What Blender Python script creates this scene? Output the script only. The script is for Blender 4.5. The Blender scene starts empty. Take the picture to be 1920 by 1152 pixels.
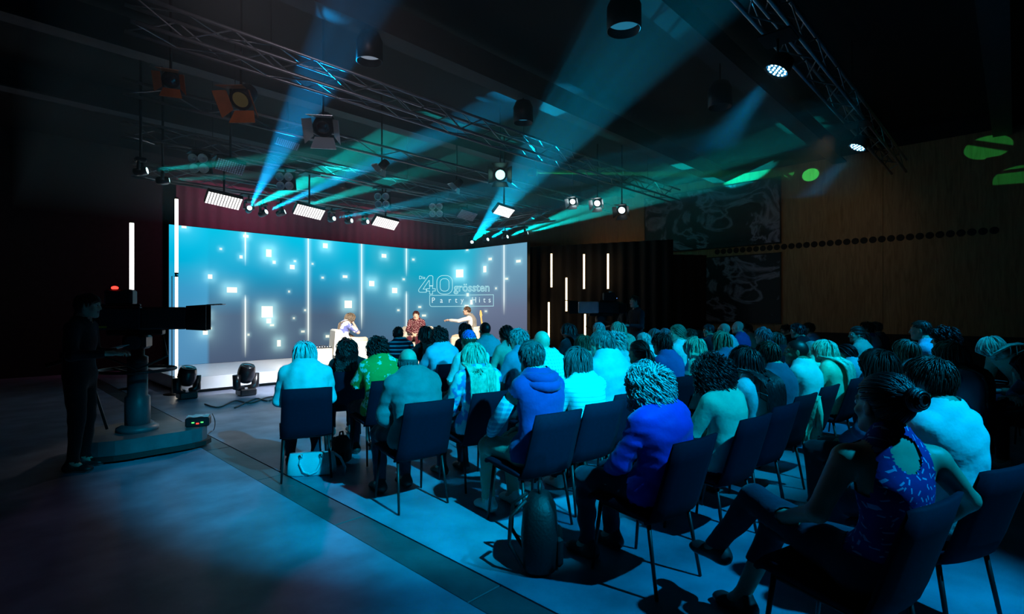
import bpy, bmesh, math, random
import numpy as np
from mathutils import Vector, Matrix, Euler

random.seed(7)
SC = bpy.context.scene
COL = SC.collection
PI = math.pi

# ------------------------------------------------------------------ camera
# world x runs along the audience rows, world y from the audience to the stage wall
CAMZ, FPX, HOR = 1.56, 985.0, 582.0
ANG = math.radians(46.2)
FW = Vector((math.sin(ANG), math.cos(ANG), 0.0))
RT = Vector((math.cos(ANG), -math.sin(ANG), 0.0))
cam = bpy.data.objects.new('camera', bpy.data.cameras.new('camera'))
COL.objects.link(cam)
cam.location = (0, 0, CAMZ)
cam.rotation_euler = (PI / 2, 0, -ANG)
cam.data.sensor_width = 36.0
cam.data.lens = 36.0 * FPX / 1920.0
cam.data.shift_y = 6.0 / 1920.0
cam.data.clip_end = 100
SC.camera = cam

# ------------------------------------------------------------------ world, exposure
wd = bpy.data.worlds.new('studio_dark')
SC.world = wd
wd.use_nodes = True
wd.node_tree.nodes['Background'].inputs[0].default_value = (0.02, 0.03, 0.06, 1)
wd.node_tree.nodes['Background'].inputs[1].default_value = 0.02
SC.view_settings.view_transform = 'Standard'
SC.view_settings.look = 'None'
SC.view_settings.exposure = 0.0
SC.view_settings.gamma = 1.0
SC.view_settings.use_curve_mapping = False
SC.cycles.use_denoising = True
SC.cycles.max_bounces = 4
SC.cycles.diffuse_bounces = 2
SC.cycles.glossy_bounces = 2
SC.cycles.volume_bounces = 0
SC.cycles.sample_clamp_indirect = 0.0
SC.cycles.sample_clamp_direct = 0.0


def ray(px, py):
    return FW + RT * ((px - 960) / FPX) + Vector((0, 0, (HOR - py) / FPX))


def at(px, py, Y):
    return Vector((0, 0, CAMZ)) + ray(px, py) * Y


def at_z(px, py, z):
    d = ray(px, py)
    return Vector((0, 0, CAMZ)) + d * ((z - CAMZ) / d.z)


def at_y(px, py, y):
    d = ray(px, py)
    return Vector((0, 0, CAMZ)) + d * (y / d.y)


def at_x(px, py, x):
    d = ray(px, py)
    return Vector((0, 0, CAMZ)) + d * (x / d.x)


def spot(name, loc, target, color, power, angle, blend=0.3, radius=0.05, spec=1.0):
    l = bpy.data.lights.new(name, 'SPOT')
    l.color = color
    l.energy = power
    l.spot_size = math.radians(angle)
    l.spot_blend = blend
    l.shadow_soft_size = radius
    l.specular_factor = spec
    o = bpy.data.objects.new(name, l)
    COL.objects.link(o)
    o.location = loc
    o.rotation_euler = (Vector(target) - Vector(loc)).to_track_quat('-Z', 'Y').to_euler()
    return o


CYAN = (0.0, 0.58, 0.95)
TEAL = (0.0, 0.62, 0.60)
BLUE = (0.0, 0.24, 0.62)
WARM = (1.0, 0.80, 0.60)
# audience wash: parcans on the truss behind the last row and on the one above the rows
WASH = [((2.1, -1.1, 4.45), (3.0, 4.1, 0.5), CYAN, 3300, 38),
        ((3.5, -1.7, 4.45), (3.2, 0.7, 0.7), (0.0, 0.46, 0.95), 1300, 42),
        ((5.3, -1.1, 4.45), (5.6, 3.2, 0.8), CYAN, 1250, 50),
        ((8.0, -1.1, 4.45), (8.0, 2.4, 0.8), (0.0, 0.42, 0.95), 1000, 58)]
for a in WASH:
    spot('audience_wash', *a[:3], a[3], a[4], 0.6, 0.05)
PARS = [Vector((6.0, 1.83, 4.13)), Vector((9.66, 1.78, 4.12))]
spot('par_light', PARS[0] + Vector((0, .12, -.12)), PARS[0] + Vector((0.0, 3.2, -3.4)), (0.0, 0.34, 0.80), 700, 30, 0.6, 0.08)
spot('par_light', PARS[1] + Vector((0, .12, -.12)), PARS[1] + Vector((-0.3, 3.2, -3.4)), (0.0, 0.30, 0.68), 420, 26, 0.6, 0.08)
# stage key light (warm white) from the front truss, and the spill on the floor before the stage
spot('stage_key', (4.0, 7.4, 3.38), (6.4, 11.7, 0.8), WARM, 2000, 46, 0.6, 0.15)
spot('stage_key', (8.3, 7.4, 3.38), (9.2, 11.8, 0.9), WARM, 2000, 46, 0.6, 0.15)
spot('stage_key', (5.0, 8.0, 3.38), (5.0, 11.1, 0.2), (0.80, 0.89, 1.0), 2000, 56, 0.7, 0.15)
spot('floor_spill', (6.3, 9.4, 3.38), (2.8, 7.8, 0.0), (1.0, 0.78, 0.64), 420, 31, 0.8, 0.1)
spot('curtain_wash', (5.6, 14.4, 5.3), (5.6, 16.3, 4.2), (0.60, 0.16, 0.30), 260, 140, 1.0, 0.1)
spot('curtain_wash', (10.2, 14.5, 5.3), (10.2, 16.3, 4.2), (0.60, 0.16, 0.26), 200, 140, 1.0, 0.1)
spot('wood_glow', (13.2, 9.6, 2.4), (15.0, 9.4, 3.8), (1.0, 0.42, 0.12), 26, 95, 1.0, 0.1)
spot('wall_wash', (11.5, 2.6, 4.9), (15.0, 4.2, 2.6), (1.0, 0.66, 0.38), 26, 100, 1.0, 0.1)
# weak fill light added to bring out the rig, and a dim purple patch on the floor left of the seats
spot('rig_fill', (0.4, 3.0, 4.2), (7.0, 10.4, 4.7), (1.0, 0.86, 1.0), 150, 64, 1.0, 0.1)
spot('purple_patch', (4.5, 8.4, 3.38), (0.9, 4.7, 0.0), (0.70, 0.34, 0.66), 70, 36, 1.0, 0.1)
# moving head beams in the haze: (source px, source py, line, aim px, aim py, angle, colour, power)
BEAMS = [(468, 390, 'L', 640, 60, 7, (0.0, 0.30, 0.75), 19000, 4.95), (468, 390, 'L', 770, 250, 14, TEAL, 24000, 5.45),
         (500, 397, 'L', 900, 214, 7, (0.0, 0.36, 0.75), 36000, 5.45), (535, 397, 'L', 900, 292, 7, TEAL, 26000, 5.3),
         (627, 410, 'L', 960, 346, 5, CYAN, 10000, 4.05), (660, 414, 'L', 900, 384, 5, TEAL, 5000, 3.95),
         (690, 416, 'L', 1000, 384, 5, CYAN, 4000, 3.88),
         (885, 454, 'R', 1120, 150, 8, (0.0, 0.42, 0.75), 24000, 5.0), (885, 454, 'R', 1050, 330, 12, TEAL, 26000, 5.3),
         (915, 449, 'R', 1300, 244, 8, CYAN, 36000, 5.72), (952, 444, 'R', 1470, 244, 8, TEAL, 36000, 5.72),
         (990, 437, 'R', 1470, 298, 8, TEAL, 32000, 5.72),
         (277, 320, 'S', 640, 285, 7, TEAL, 6000, 4.35), (318, 338, 'S', 560, 324, 7, TEAL, 2500, 4.2)]


def beam_src(b):
    if b[2] == 'L':
        return at_y(b[0], b[1], 12.0)
    if b[2] == 'R':
        return at_x(b[0], b[1], 11.45)
    return at_z(b[0], b[1], 3.8)


def beam_dir(b):
    return (at_z(b[3], b[4], b[8]) - beam_src(b)).normalized()


for b in BEAMS:
    s, d = beam_src(b), beam_dir(b)
    spot('haze_beam_light', s + d * 0.1, s + d * 3, b[6], b[7], b[5], 0.35, 0.03)
# green gobo patches on the wooden wall
for (px, py, ang, pw) in ((1518, 328, 2.6, 9000), (1478, 325, 1.8, 2500), (1848, 277, 3.0, 3000), (1915, 336, 3.4, 2400)):
    tgt = at_x(px, py, 14.98)
    spot('gobo_light', at_x(1005, 325, 9.0), tgt, (0.05, 1.0, 0.25), pw, ang, 0.1, 0.003)


# ------------------------------------------------------------------ materials
MATS = {}


def mat(name, color, rough=0.6, metal=0.0, emit=None, strength=0.0, noise=0.0, nscale=8.0, bump=0.0, bscale=40.0,
        spec=0.5, sheen=0.0, coat=0.0):
    if name in MATS:
        return MATS[name]
    m = bpy.data.materials.new(name)
    m.use_nodes = True
    nt = m.node_tree
    p = nt.nodes['Principled BSDF']
    p.inputs['Base Color'].default_value = (*color, 1)
    p.inputs['Roughness'].default_value = rough
    p.inputs['Metallic'].default_value = metal
    p.inputs['Specular IOR Level'].default_value = spec
    if sheen:
        p.inputs['Sheen Weight'].default_value = sheen
    if coat:
        p.inputs['Coat Weight'].default_value = coat
    if emit:
        p.inputs['Emission Color'].default_value = (*emit, 1)
        p.inputs['Emission Strength'].default_value = strength
    if noise or bump:
        tc = nt.nodes.new('ShaderNodeTexCoord')
    if noise:
        n = nt.nodes.new('ShaderNodeTexNoise')
        n.inputs['Scale'].default_value = nscale
        n.inputs['Detail'].default_value = 5
        r = nt.nodes.new('ShaderNodeMapRange')
        r.inputs[1].default_value = 0.3
        r.inputs[2].default_value = 0.7
        r.inputs[3].default_value = 1 - noise
        r.inputs[4].default_value = 1 + noise
        mx = nt.nodes.new('ShaderNodeVectorMath')
        mx.operation = 'SCALE'
        mx.inputs[0].default_value = color
        nt.links.new(tc.outputs['Object'], n.inputs['Vector'])
        nt.links.new(n.outputs['Fac'], r.inputs[0])
        nt.links.new(r.outputs[0], mx.inputs['Scale'])
        nt.links.new(mx.outputs[0], p.inputs['Base Color'])
    if bump:
        n = nt.nodes.new('ShaderNodeTexNoise')
        n.inputs['Scale'].default_value = bscale
        n.inputs['Detail'].default_value = 3
        bp = nt.nodes.new('ShaderNodeBump')
        bp.inputs['Strength'].default_value = bump
        bp.inputs['Distance'].default_value = 0.01
        nt.links.new(tc.outputs['Object'], n.inputs['Vector'])
        nt.links.new(n.outputs['Fac'], bp.inputs['Height'])
        nt.links.new(bp.outputs[0], p.inputs['Normal'])
    MATS[name] = m
    return m


def emat(name, color, strength):
    if name in MATS:
        return MATS[name]
    m = bpy.data.materials.new(name)
    m.use_nodes = True
    nt = m.node_tree
    nt.nodes.clear()
    e = nt.nodes.new('ShaderNodeEmission')
    e.inputs[0].default_value = (*color, 1)
    e.inputs[1].default_value = strength
    o = nt.nodes.new('ShaderNodeOutputMaterial')
    nt.links.new(e.outputs[0], o.inputs[0])
    m.cycles.emission_sampling = 'NONE'   # small glowing faces: seen and reflected, not sampled one by one
    MATS[name] = m
    return m


M_BLACK = mat('black_metal', (0.012, 0.012, 0.014), 0.45, 0.3, noise=0.3)
M_BLACKP = mat('black_plastic', (0.01, 0.01, 0.011), 0.35, noise=0.2)
M_STEEL = mat('dull_aluminium', (0.32, 0.32, 0.34), 0.4, 0.8, noise=0.15)
M_CHROME = mat('chrome', (0.6, 0.6, 0.62), 0.18, 1.0)
M_GREY = mat('grey_paint', (0.12, 0.12, 0.13), 0.5, noise=0.15)
M_RUBBER = mat('rubber', (0.008, 0.008, 0.008), 0.7)
M_NAVY = mat('navy_upholstery', (0.004, 0.0045, 0.017), 0.85, noise=0.15, nscale=60, bump=0.15, bscale=300, spec=0.2)


# ------------------------------------------------------------------ mesh helpers
class MB:
    def __init__(self):
        self.v, self.f, self.s = [], [], []

    def add(self, vs, fs, smooth=False):
        n = len(self.v)
        self.v += [tuple(v) for v in vs]
        self.f += [tuple(i + n for i in f) for f in fs]
        self.s += [smooth] * len(fs)
        return self

    def box(self, c, size, rot=None, bevel=0.0):
        sx, sy, sz = size[0] / 2, size[1] / 2, size[2] / 2
        if bevel:
            b = min(bevel, sx * .9, sy * .9, sz * .9)
            vs, idx = [], {}
            for ax in range(3):
                for i in (-1, 1):
                    for j in (-1, 1):
                        for k in (-1, 1):
                            s = [i, j, k]
                            p = [s[q] * ((sx, sy, sz)[q] - (0 if q == ax else b)) for q in range(3)]
                            idx[(ax, i, j, k)] = len(vs)
                            vs.append(Vector(p))
            fs = []
            for ax in range(3):
                o1, o2 = [q for q in range(3) if q != ax]
                for sg in (-1, 1):
                    loop = []
                    for (u, w) in ((-1, -1), (1, -1), (1, 1), (-1, 1)):
                        s = [0, 0, 0]
                        s[ax], s[o1], s[o2] = sg, u, w
                        loop.append(idx[(ax, *s)])
                    fs.append(loop)
            for ax in range(3):   # edge strips along axis ax
                o1, o2 = [q for q in range(3) if q != ax]
                for u in (-1, 1):
                    for w in (-1, 1):
                        def key(a_, t):
                            s = [0, 0, 0]
                            s[ax], s[o1], s[o2] = t, u, w
                            return idx[(a_, *s)]
                        fs.append([key(o1, -1), key(o1, 1), key(o2, 1), key(o2, -1)])
            for i in (-1, 1):
                for j in (-1, 1):
                    for k in (-1, 1):
                        fs.append([idx[(0, i, j, k)], idx[(1, i, j, k)], idx[(2, i, j, k)]])
            cen = Vector((0, 0, 0))
            out = []
            for f in fs:
                m = sum((vs[q] for q in f), Vector()) / len(f)
                nrm = (vs[f[1]] - vs[f[0]]).cross(vs[f[2]] - vs[f[0]])
                out.append(f if nrm.dot(m - cen) > 0 else f[::-1])
            fs = out
        else:
            vs = [Vector((x, y, z)) for z in (-sz, sz) for y in (-sy, sy) for x in (-sx, sx)]
            fs = [(0, 2, 3, 1), (4, 5, 7, 6), (0, 1, 5, 4), (2, 6, 7, 3), (0, 4, 6, 2), (1, 3, 7, 5)]
        c = Vector(c)
        if rot is not None:
            R = rot if isinstance(rot, Matrix) else Euler(rot).to_matrix()
            vs = [R @ v for v in vs]
        return self.add([v + c for v in vs], fs)

    def tube(self, pts, r, n=8, cap=True, smooth=True):
        pts = [Vector(p) for p in pts]
        rs = r if isinstance(r, (list, tuple)) else [r] * len(pts)
        vs, fs = [], []
        prev = None
        for i, p in enumerate(pts):
            t = (pts[min(i + 1, len(pts) - 1)] - pts[max(i - 1, 0)]).normalized()
            if prev is None:
                a = Vector((0, 0, 1)) if abs(t.z) < .9 else Vector((1, 0, 0))
                u = t.cross(a).normalized()
            else:
                u = (prev - t * prev.dot(t)).normalized()
            prev = u
            w = t.cross(u)
            for k in range(n):
                an = 2 * PI * k / n
                vs.append(p + (u * math.cos(an) + w * math.sin(an)) * rs[i])
        for i in range(len(pts) - 1):
            for k in range(n):
                k2 = (k + 1) % n
                fs.append((i * n + k, i * n + k2, (i + 1) * n + k2, (i + 1) * n + k))
        self.add(vs, fs, smooth)
        if cap:
            b = len(self.v) - len(vs)
            self.f += [tuple(b + k for k in range(n))[::-1], tuple(b + (len(pts) - 1) * n + k for k in range(n))]
            self.s += [False, False]
        return self

    def lathe(self, prof, c=(0, 0, 0), rot=None, n=20, smooth=True):
        R = Matrix.Identity(3) if rot is None else (rot if isinstance(rot, Matrix) else Euler(rot).to_matrix())
        c = Vector(c)
        vs, fs = [], []
        for (r, z) in prof:
            for k in range(n):
                an = 2 * PI * k / n
                vs.append(c + R @ Vector((r * math.cos(an), r * math.sin(an), z)))
        for i in range(len(prof) - 1):
            for k in range(n):
                k2 = (k + 1) % n
                fs.append((i * n + k, i * n + k2, (i + 1) * n + k2, (i + 1) * n + k))
        self.add(vs, fs, smooth)
        b = len(self.v) - len(vs)
        if prof[0][0] > 1e-4:
            self.f.append(tuple(b + k for k in range(n))[::-1]); self.s.append(False)
        if prof[-1][0] > 1e-4:
            self.f.append(tuple(b + (len(prof) - 1) * n + k for k in range(n))); self.s.append(False)
        return self

    def ball(self, c, r, n=10, m=7):
        rr = (r, r, r) if not isinstance(r, (tuple, list)) else r
        prof = [(math.sin(PI * i / m), -math.cos(PI * i / m)) for i in range(m + 1)]
        vs, fs = [], []
        for (a, z) in prof:
            for k in range(n):
                an = 2 * PI * k / n
                vs.append(Vector(c) + Vector((a * math.cos(an) * rr[0], a * math.sin(an) * rr[1], z * rr[2])))
        for i in range(m):
            for k in range(n):
                k2 = (k + 1) % n
                fs.append((i * n + k, i * n + k2, (i + 1) * n + k2, (i + 1) * n + k))
        return self.add(vs, fs, True)

    def prism(self, poly, depth, M=None):
        """poly in local xy extruded along +z by depth, moved by the 4x4 matrix M"""
        n = len(poly)
        vs = [Vector((x, y, 0)) for x, y in poly] + [Vector((x, y, depth)) for x, y in poly]
        fs = [tuple(range(n))[::-1], tuple(range(n, 2 * n))] + [(i, (i + 1) % n, n + (i + 1) % n, n + i) for i in range(n)]
        if M is not None:
            vs = [M @ v for v in vs]
        return self.add(vs, fs)

    def mesh(self, name, m):
        me = bpy.data.meshes.new(name)
        me.from_pydata(self.v, [], self.f)
        me.polygons.foreach_set('use_smooth', self.s)
        if m is not None:
            for q in (m if isinstance(m, (list, tuple)) else [m]):
                me.materials.append(q)
        me.update()
        return me

    def build(self, name, m, parent=None):
        return link(name, self.mesh(name, m), parent)


def link(name, me, parent=None):
    o = bpy.data.objects.new(name, me)
    COL.objects.link(o)
    if parent is not None:
        o.parent = parent
    return o


def tag(o, label, cat, group=None, kind=None):
    o['label'] = label
    o['category'] = cat
    if group:
        o['group'] = group
    if kind:
        o['kind'] = kind
    return o


def thing(name, label, cat, loc=(0, 0, 0), rz=0.0, group=None, rot=None):
    o = bpy.data.objects.new(name, None)
    o.empty_display_size = 0.1
    COL.objects.link(o)
    o.location = loc
    o.rotation_euler = rot if rot is not None else (0, 0, rz)
    return tag(o, label, cat, group)


def dup(root, loc=None, rot=None, label=None):
    r = root.copy()
    COL.objects.link(r)
    if loc is not None:
        r.location = loc
    if rot is not None:
        r.rotation_euler = rot
    if label:
        r['label'] = label
    for ch in list(root.children):
        c = ch.copy()
        COL.objects.link(c)
        c.parent = r
        for g in ch.children:
            d = g.copy()
            COL.objects.link(d)
            d.parent = c
    return r


def struct(o, label=None):
    o['kind'] = 'structure'
    if label:
        o['label'] = label
    return o

# ================================================================== room shell
XL, XR, YB, YF, ZC = -4.0, 15.0, -5.0, 16.6, 5.75
M_CONC = mat('concrete_floor', (0.205, 0.225, 0.31), 0.42, noise=0.38, nscale=2.2, bump=0.10, bscale=25, spec=0.4)
M_STONE = mat('dark_stone', (0.075, 0.08, 0.09), 0.38, noise=0.3, nscale=3.0, bump=0.1, bscale=20, spec=0.4)
M_WALLD = mat('wall_black', (0.012, 0.012, 0.013), 0.9, noise=0.2)
M_CEIL = mat('ceiling_black', (0.004, 0.004, 0.005), 0.9, noise=0.2)
M_BEAM = mat('beam_grey', (0.045, 0.042, 0.045), 0.7, noise=0.15)

fl = struct(MB().box(((XL + XR) / 2, (YB + YF) / 2, -0.09), (XR - XL, YF - YB, 0.1)).build('floor', M_WALLD))
SX0, SX1 = 1.86, 2.11
for (x0, x1) in ((XL, SX0 - .004), (SX1 + .004, XR)):
    MB().box(((x0 + x1) / 2, (YB + YF) / 2, -0.02), (x1 - x0, YF - YB, 0.04)).build('concrete_slab', M_CONC, fl)
slab_me = MB().box((0, 0, -0.0215), (SX1 - SX0 - .004, 1.452, 0.037), None, 0.004).mesh('stone_slab', M_STONE)
for k in range(-4, 9):
    o = link('stone_slab', slab_me, fl)
    o.location = ((SX0 + SX1) / 2, 2.84 + 1.46 * k, 0)
    if k in (2, 5):
        o.location.z = -0.0006

struct(MB().box(((XL + XR) / 2, (YB + YF) / 2, ZC + .05), (XR - XL + .4, YF - YB + .4, 0.1)).build('ceiling', M_CEIL))
struct(MB().box((XL - .06, (YB + YF) / 2, ZC / 2), (0.12, YF - YB, ZC)).build('wall_left', M_WALLD))
struct(MB().box(((XL + XR) / 2, YB - .06, ZC / 2), (XR - XL, 0.12, ZC)).build('wall_front', M_WALLD))
struct(MB().box(((XL + XR) / 2, YF + .06, ZC / 2), (XR - XL, 0.12, ZC)).build('wall_back', M_WALLD))
wr = struct(MB().box((XR + .10, (YB + YF) / 2, ZC / 2), (0.12, YF - YB, ZC)).build('wall_right', M_WALLD))


def wood_mat(name, c1, c2):
    m = bpy.data.materials.new(name)
    m.use_nodes = True
    nt = m.node_tree
    p = nt.nodes['Principled BSDF']
    p.inputs['Roughness'].default_value = 0.6
    tc = nt.nodes.new('ShaderNodeTexCoord')
    mp = nt.nodes.new('ShaderNodeMapping')
    mp.inputs['Scale'].default_value = (1, 6.0, 0.7)
    n = nt.nodes.new('ShaderNodeTexNoise')
    n.inputs['Scale'].default_value = 2.2
    n.inputs['Detail'].default_value = 8
    n.inputs['Distortion'].default_value = 1.2
    cr = nt.nodes.new('ShaderNodeValToRGB')
    cr.color_ramp.elements[0].position = 0.3
    cr.color_ramp.elements[0].color = (*c1, 1)
    cr.color_ramp.elements[1].position = 0.7
    cr.color_ramp.elements[1].color = (*c2, 1)
    nt.links.new(tc.outputs['Object'], mp.inputs['Vector'])
    nt.links.new(mp.outputs[0], n.inputs['Vector'])
    nt.links.new(n.outputs['Fac'], cr.inputs[0])
    nt.links.new(cr.outputs[0], p.inputs['Base Color'])
    return m


M_PLY = wood_mat('birch_plywood', (0.20, 0.115, 0.05), (0.34, 0.21, 0.10))
y = YB
while y < YF - .1:
    w = min(2.42, YF - y)
    MB().box((XR + .02, y + w / 2, 3.18), (0.04, w - .006, 4.36), None, .003).build('wood_panel', M_PLY, wr)
    y += 2.42
MB().box((XR + .015, (YB + YF) / 2, 0.5), (0.05, YF - YB, 1.0)).build('dark_dado', M_WALLD, wr)
hole_me = MB().lathe([(0.0, 0.004), (0.070, 0.004), (0.078, 0.0), (0.078, -0.02)], rot=(0, -PI / 2, 0), n=20).mesh('acoustic_hole', M_WALLD)
for k in range(34):
    o = link('acoustic_hole', hole_me, wr)
    o.location = (XR - .001, 6.2 - .178 * k, 3.24)
# roof beams above the rig
bm_me = MB()
for (z, w, h) in ((5.22, .30, .04), (5.46, .05, .46)):
    bm_me.box((0, 0, z), (XR - XL, w, h))
bm_me = bm_me.mesh('roof_beam', M_BEAM)
for k, yy in enumerate((0.2, 3.15, 6.1, 9.05, 12.0)):
    o = struct(link('roof_beam', bm_me))
    o.location = ((XL + XR) / 2, yy, 0)
    o.name = 'trim_%d' % (k + 1)

# ================================================================== stage
M_STAGEW = mat('white_stage_vinyl', (0.72, 0.72, 0.74), 0.22, noise=0.04, spec=0.5)
poly = [(2.75, 11.1), (8.8, 11.1), (8.8, 10.05), (11.0, 10.05), (11.0, 13.75), (2.75, 13.75)]
st = thing('stage', 'low white glossy stage platform in front of the curved video wall', 'stage')
MB().prism(poly, 0.235, Matrix.Translation((0, 0, .065))).build('stage_deck', M_STAGEW, st)
pl = [(2.85, 11.2), (8.9, 11.2), (8.9, 10.15), (10.9, 10.15), (10.9, 13.7), (2.85, 13.7)]
MB().prism(pl, 0.068).build('plinth', M_BLACK, st)

# ------------------------------------------------------------------ curved video wall
SA, SR, SB = 6.4, 1.5, 2.25
SLEN = SA + SR * PI / 2 + SB
ZB, ZT = 0.30, 3.50


def path(s):
    """point and inward normal (towards the audience) of the video wall at arc length s"""
    if s <= SA:
        return (3.2 + s, 13.8), (0, -1)
    s -= SA
    if s <= SR * PI / 2:
        a = s / SR
        return (9.6 + SR * math.sin(a), 12.3 + SR * math.cos(a)), (-math.sin(a), -math.cos(a))
    s -= SR * PI / 2
    return (11.1, 12.3 - s), (-1, 0)


SS = np.linspace(0, SLEN, 1500)
_px, _Y = [], []
for s in SS:
    p = Vector((*path(s)[0], 0))
    _Y.append(p.dot(FW))
    _px.append(960 + FPX * p.dot(RT) / p.dot(FW))
_px, _Y = np.array(_px), np.array(_Y)


def wall_sz(px, py):
    s = float(np.interp(px, _px, SS))
    Yd = float(np.interp(px, _px, _Y))
    return s, CAMZ + (HOR - py) / FPX * Yd, Yd


def onwall(px, py, off=0.006):
    s, z, _ = wall_sz(px, py)
    (x, y), (nx, ny) = path(s)
    return Vector((x + nx * off, y + ny * off, z))


IW, IH = 1900, 560
gs = (np.arange(IW) + .5) / IW * SLEN
gz = ZB + (np.arange(IH) + .5) / IH * (ZT - ZB)
S2, Z2 = np.meshgrid(gs, gz)
v = (Z2 - ZB) / (ZT - ZB)


def lin(c):
    c = np.array(c, float) / 255
    return np.where(c <= .04045, c / 12.92, ((c + .055) / 1.055) ** 2.4)


def sstep(a, b, x):
    t = np.clip((x - a) / (b - a), 0, 1)
    return t * t * (3 - 2 * t)


def grad(stops):
    out = np.zeros((IH, IW, 3))
    for c in range(3):
        out[..., c] = np.interp(v, [s[0] for s in stops], [lin(s[1])[c] for s in stops])
    return out


left = grad([(0, (74, 126, 164)), (.3, (74, 134, 174)), (.55, (55, 150, 195)), (.75, (0, 168, 208)), (1, (0, 182, 218))])
mid = grad([(0, (68, 84, 108)), (.35, (74, 98, 124)), (.5, (52, 120, 158)), (.7, (0, 158, 200)), (1, (0, 180, 214))])
cor = grad([(0, (74, 98, 126)), (.3, (70, 116, 144)), (.5, (62, 138, 168)), (.75, (10, 160, 190)), (1, (20, 170, 200))])
rgt = grad([(0, (88, 98, 122)), (.4, (98, 110, 136)), (.65, (92, 130, 156)), (1, (96, 150, 178))])
a1 = sstep(.75, .85, S2)[..., None]
a2 = sstep(3.6, 6.0, S2)[..., None]
a3 = sstep(8.4, 9.9, S2 + (1 - v) * 1.0)[..., None]
img = left * (1 - a1) + mid * a1
img = img * (1 - a2) + cor * a2
img = img * (1 - a3) + rgt * a3
rng = np.random.RandomState(3)
cl = np.zeros((IH, IW))
for k in range(9):
    kx, kz, ph = rng.uniform(-2.2, 2.2), rng.uniform(-2.5, 2.5), rng.uniform(0, 6)
    cl += np.sin(kx * S2 + kz * Z2 + ph)
img *= (1 + .03 * cl)[..., None]
# fine led pixel rows
img *= (1 - .05 * ((np.arange(IH) % 4) == 0))[:, None, None]
# dark soft band of the graphic near the armchairs (a faint rounded frame)
SQ = [(345, 425, 8, 5), (461, 443, 9, 4), (504, 475, 9, 13), (514, 492, 5, 5), (452, 482, 5, 5), (414, 467, 4, 3), (548, 501, 8, 7),
      (610, 461, 8, 8), (553, 490, 4, 3), (394, 519, 7, 7), (435, 544, 18, 9), (501, 585, 20, 20), (504, 602, 8, 8), (510, 610, 7, 3),
      (523, 644, 6, 11), (392, 592, 4, 10), (385, 624, 8, 7), (568, 622, 6, 3), (572, 582, 3, 3), (551, 597, 3, 3), (605, 521, 4, 3),
      (614, 631, 6, 4), (653, 571, 13, 13), (697, 532, 9, 9), (740, 545, 9, 9), (720, 480, 8, 6), (647, 519, 8, 4), (775, 487, 4, 3),
      (757, 524, 4, 3), (862, 513, 13, 14), (909, 505, 5, 11), (919, 486, 6, 4), (972, 490, 8, 4), (950, 523, 5, 3), (877, 553, 4, 5),
      (884, 567, 4, 8), (875, 576, 7, 7), (787, 576, 5, 3), (795, 592, 7, 3), (747, 582, 4, 3), (911, 584, 4, 2), (876, 468, 4, 4),
      (542, 547, 3, 3), (466, 628, 3, 3), (586, 495, 3, 2), (930, 541, 3, 3), (395, 616, 3, 2)]
for (px, py, w, h) in SQ:
    s0, z0, Yd = wall_sz(px, py)
    s1 = wall_sz(px - w / 2, py)[0]
    s2 = wall_sz(px + w / 2, py)[0]
    hs, hz = max((s2 - s1) / 2, .02), max(h / 2 * Yd / FPX, .02)
    d = np.hypot(np.maximum(np.abs(S2 - s0) - hs, 0), np.maximum(np.abs(Z2 - z0) - hz, 0))
    big = min(1.0, w * h / 80.0)
    g = np.exp(-(d / (.04 + .10 * big)) ** 2) * .45 * (.35 + .65 * big) + np.exp(-(d / .30) ** 2) * .16 * big
    img += g[..., None] * np.array([.35, .62, .6])
    core = np.clip(1 - d / .012, 0, 1)[..., None] * (.45 + .55 * min(1, w * h / 45.0))
    img = img * (1 - core) + core * np.array([1.05, 1.05, .86])
LN = [(460, 437, 500, 8), (460, 552, 672, 8), (578, 468, 655, 10), (678, 455, 620, 12), (762, 466, 520, 8), (762, 545, 650, 9), (945, 458, 592, 10)]
for (px, p0, p1, st_) in LN:
    s0, zt, _ = wall_sz(px, p0)
    zb = wall_sz(px, p1)[1]
    prof = np.clip((zt - Z2) / .15, 0, 1) * np.clip((Z2 - zb) / .5, 0, 1) * (Z2 < zt)
    if p0 < 470:
        prof = np.where(Z2 > zt - .2, 1.0, prof)
    g = np.exp(-(np.abs(S2 - s0) / .013) ** 2) * 1.0 + np.exp(-(np.abs(S2 - s0) / .07) ** 2) * .22
    img += (g * prof)[..., None] * np.array([.85, .95, .82])
img = np.clip(img * 1.14, 0, 1.15)
px4 = np.ones((IH, IW, 4), np.float32)
px4[..., :3] = img
im = bpy.data.images.new('video_wall_graphic', IW, IH, float_buffer=True)
im.pixels.foreach_set(px4.ravel())
im.update()
m = bpy.data.materials.new('led_screen')
m.use_nodes = True
nt = m.node_tree
nt.nodes.clear()
ti = nt.nodes.new('ShaderNodeTexImage')
ti.image = im
ti.extension = 'EXTEND'
em = nt.nodes.new('ShaderNodeEmission')
em.inputs[1].default_value = 1.0
om = nt.nodes.new('ShaderNodeOutputMaterial')
nt.links.new(ti.outputs[0], em.inputs[0])
nt.links.new(em.outputs[0], om.inputs[0])
M_SCREEN = m
m.cycles.emission_sampling = 'NONE'

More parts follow.
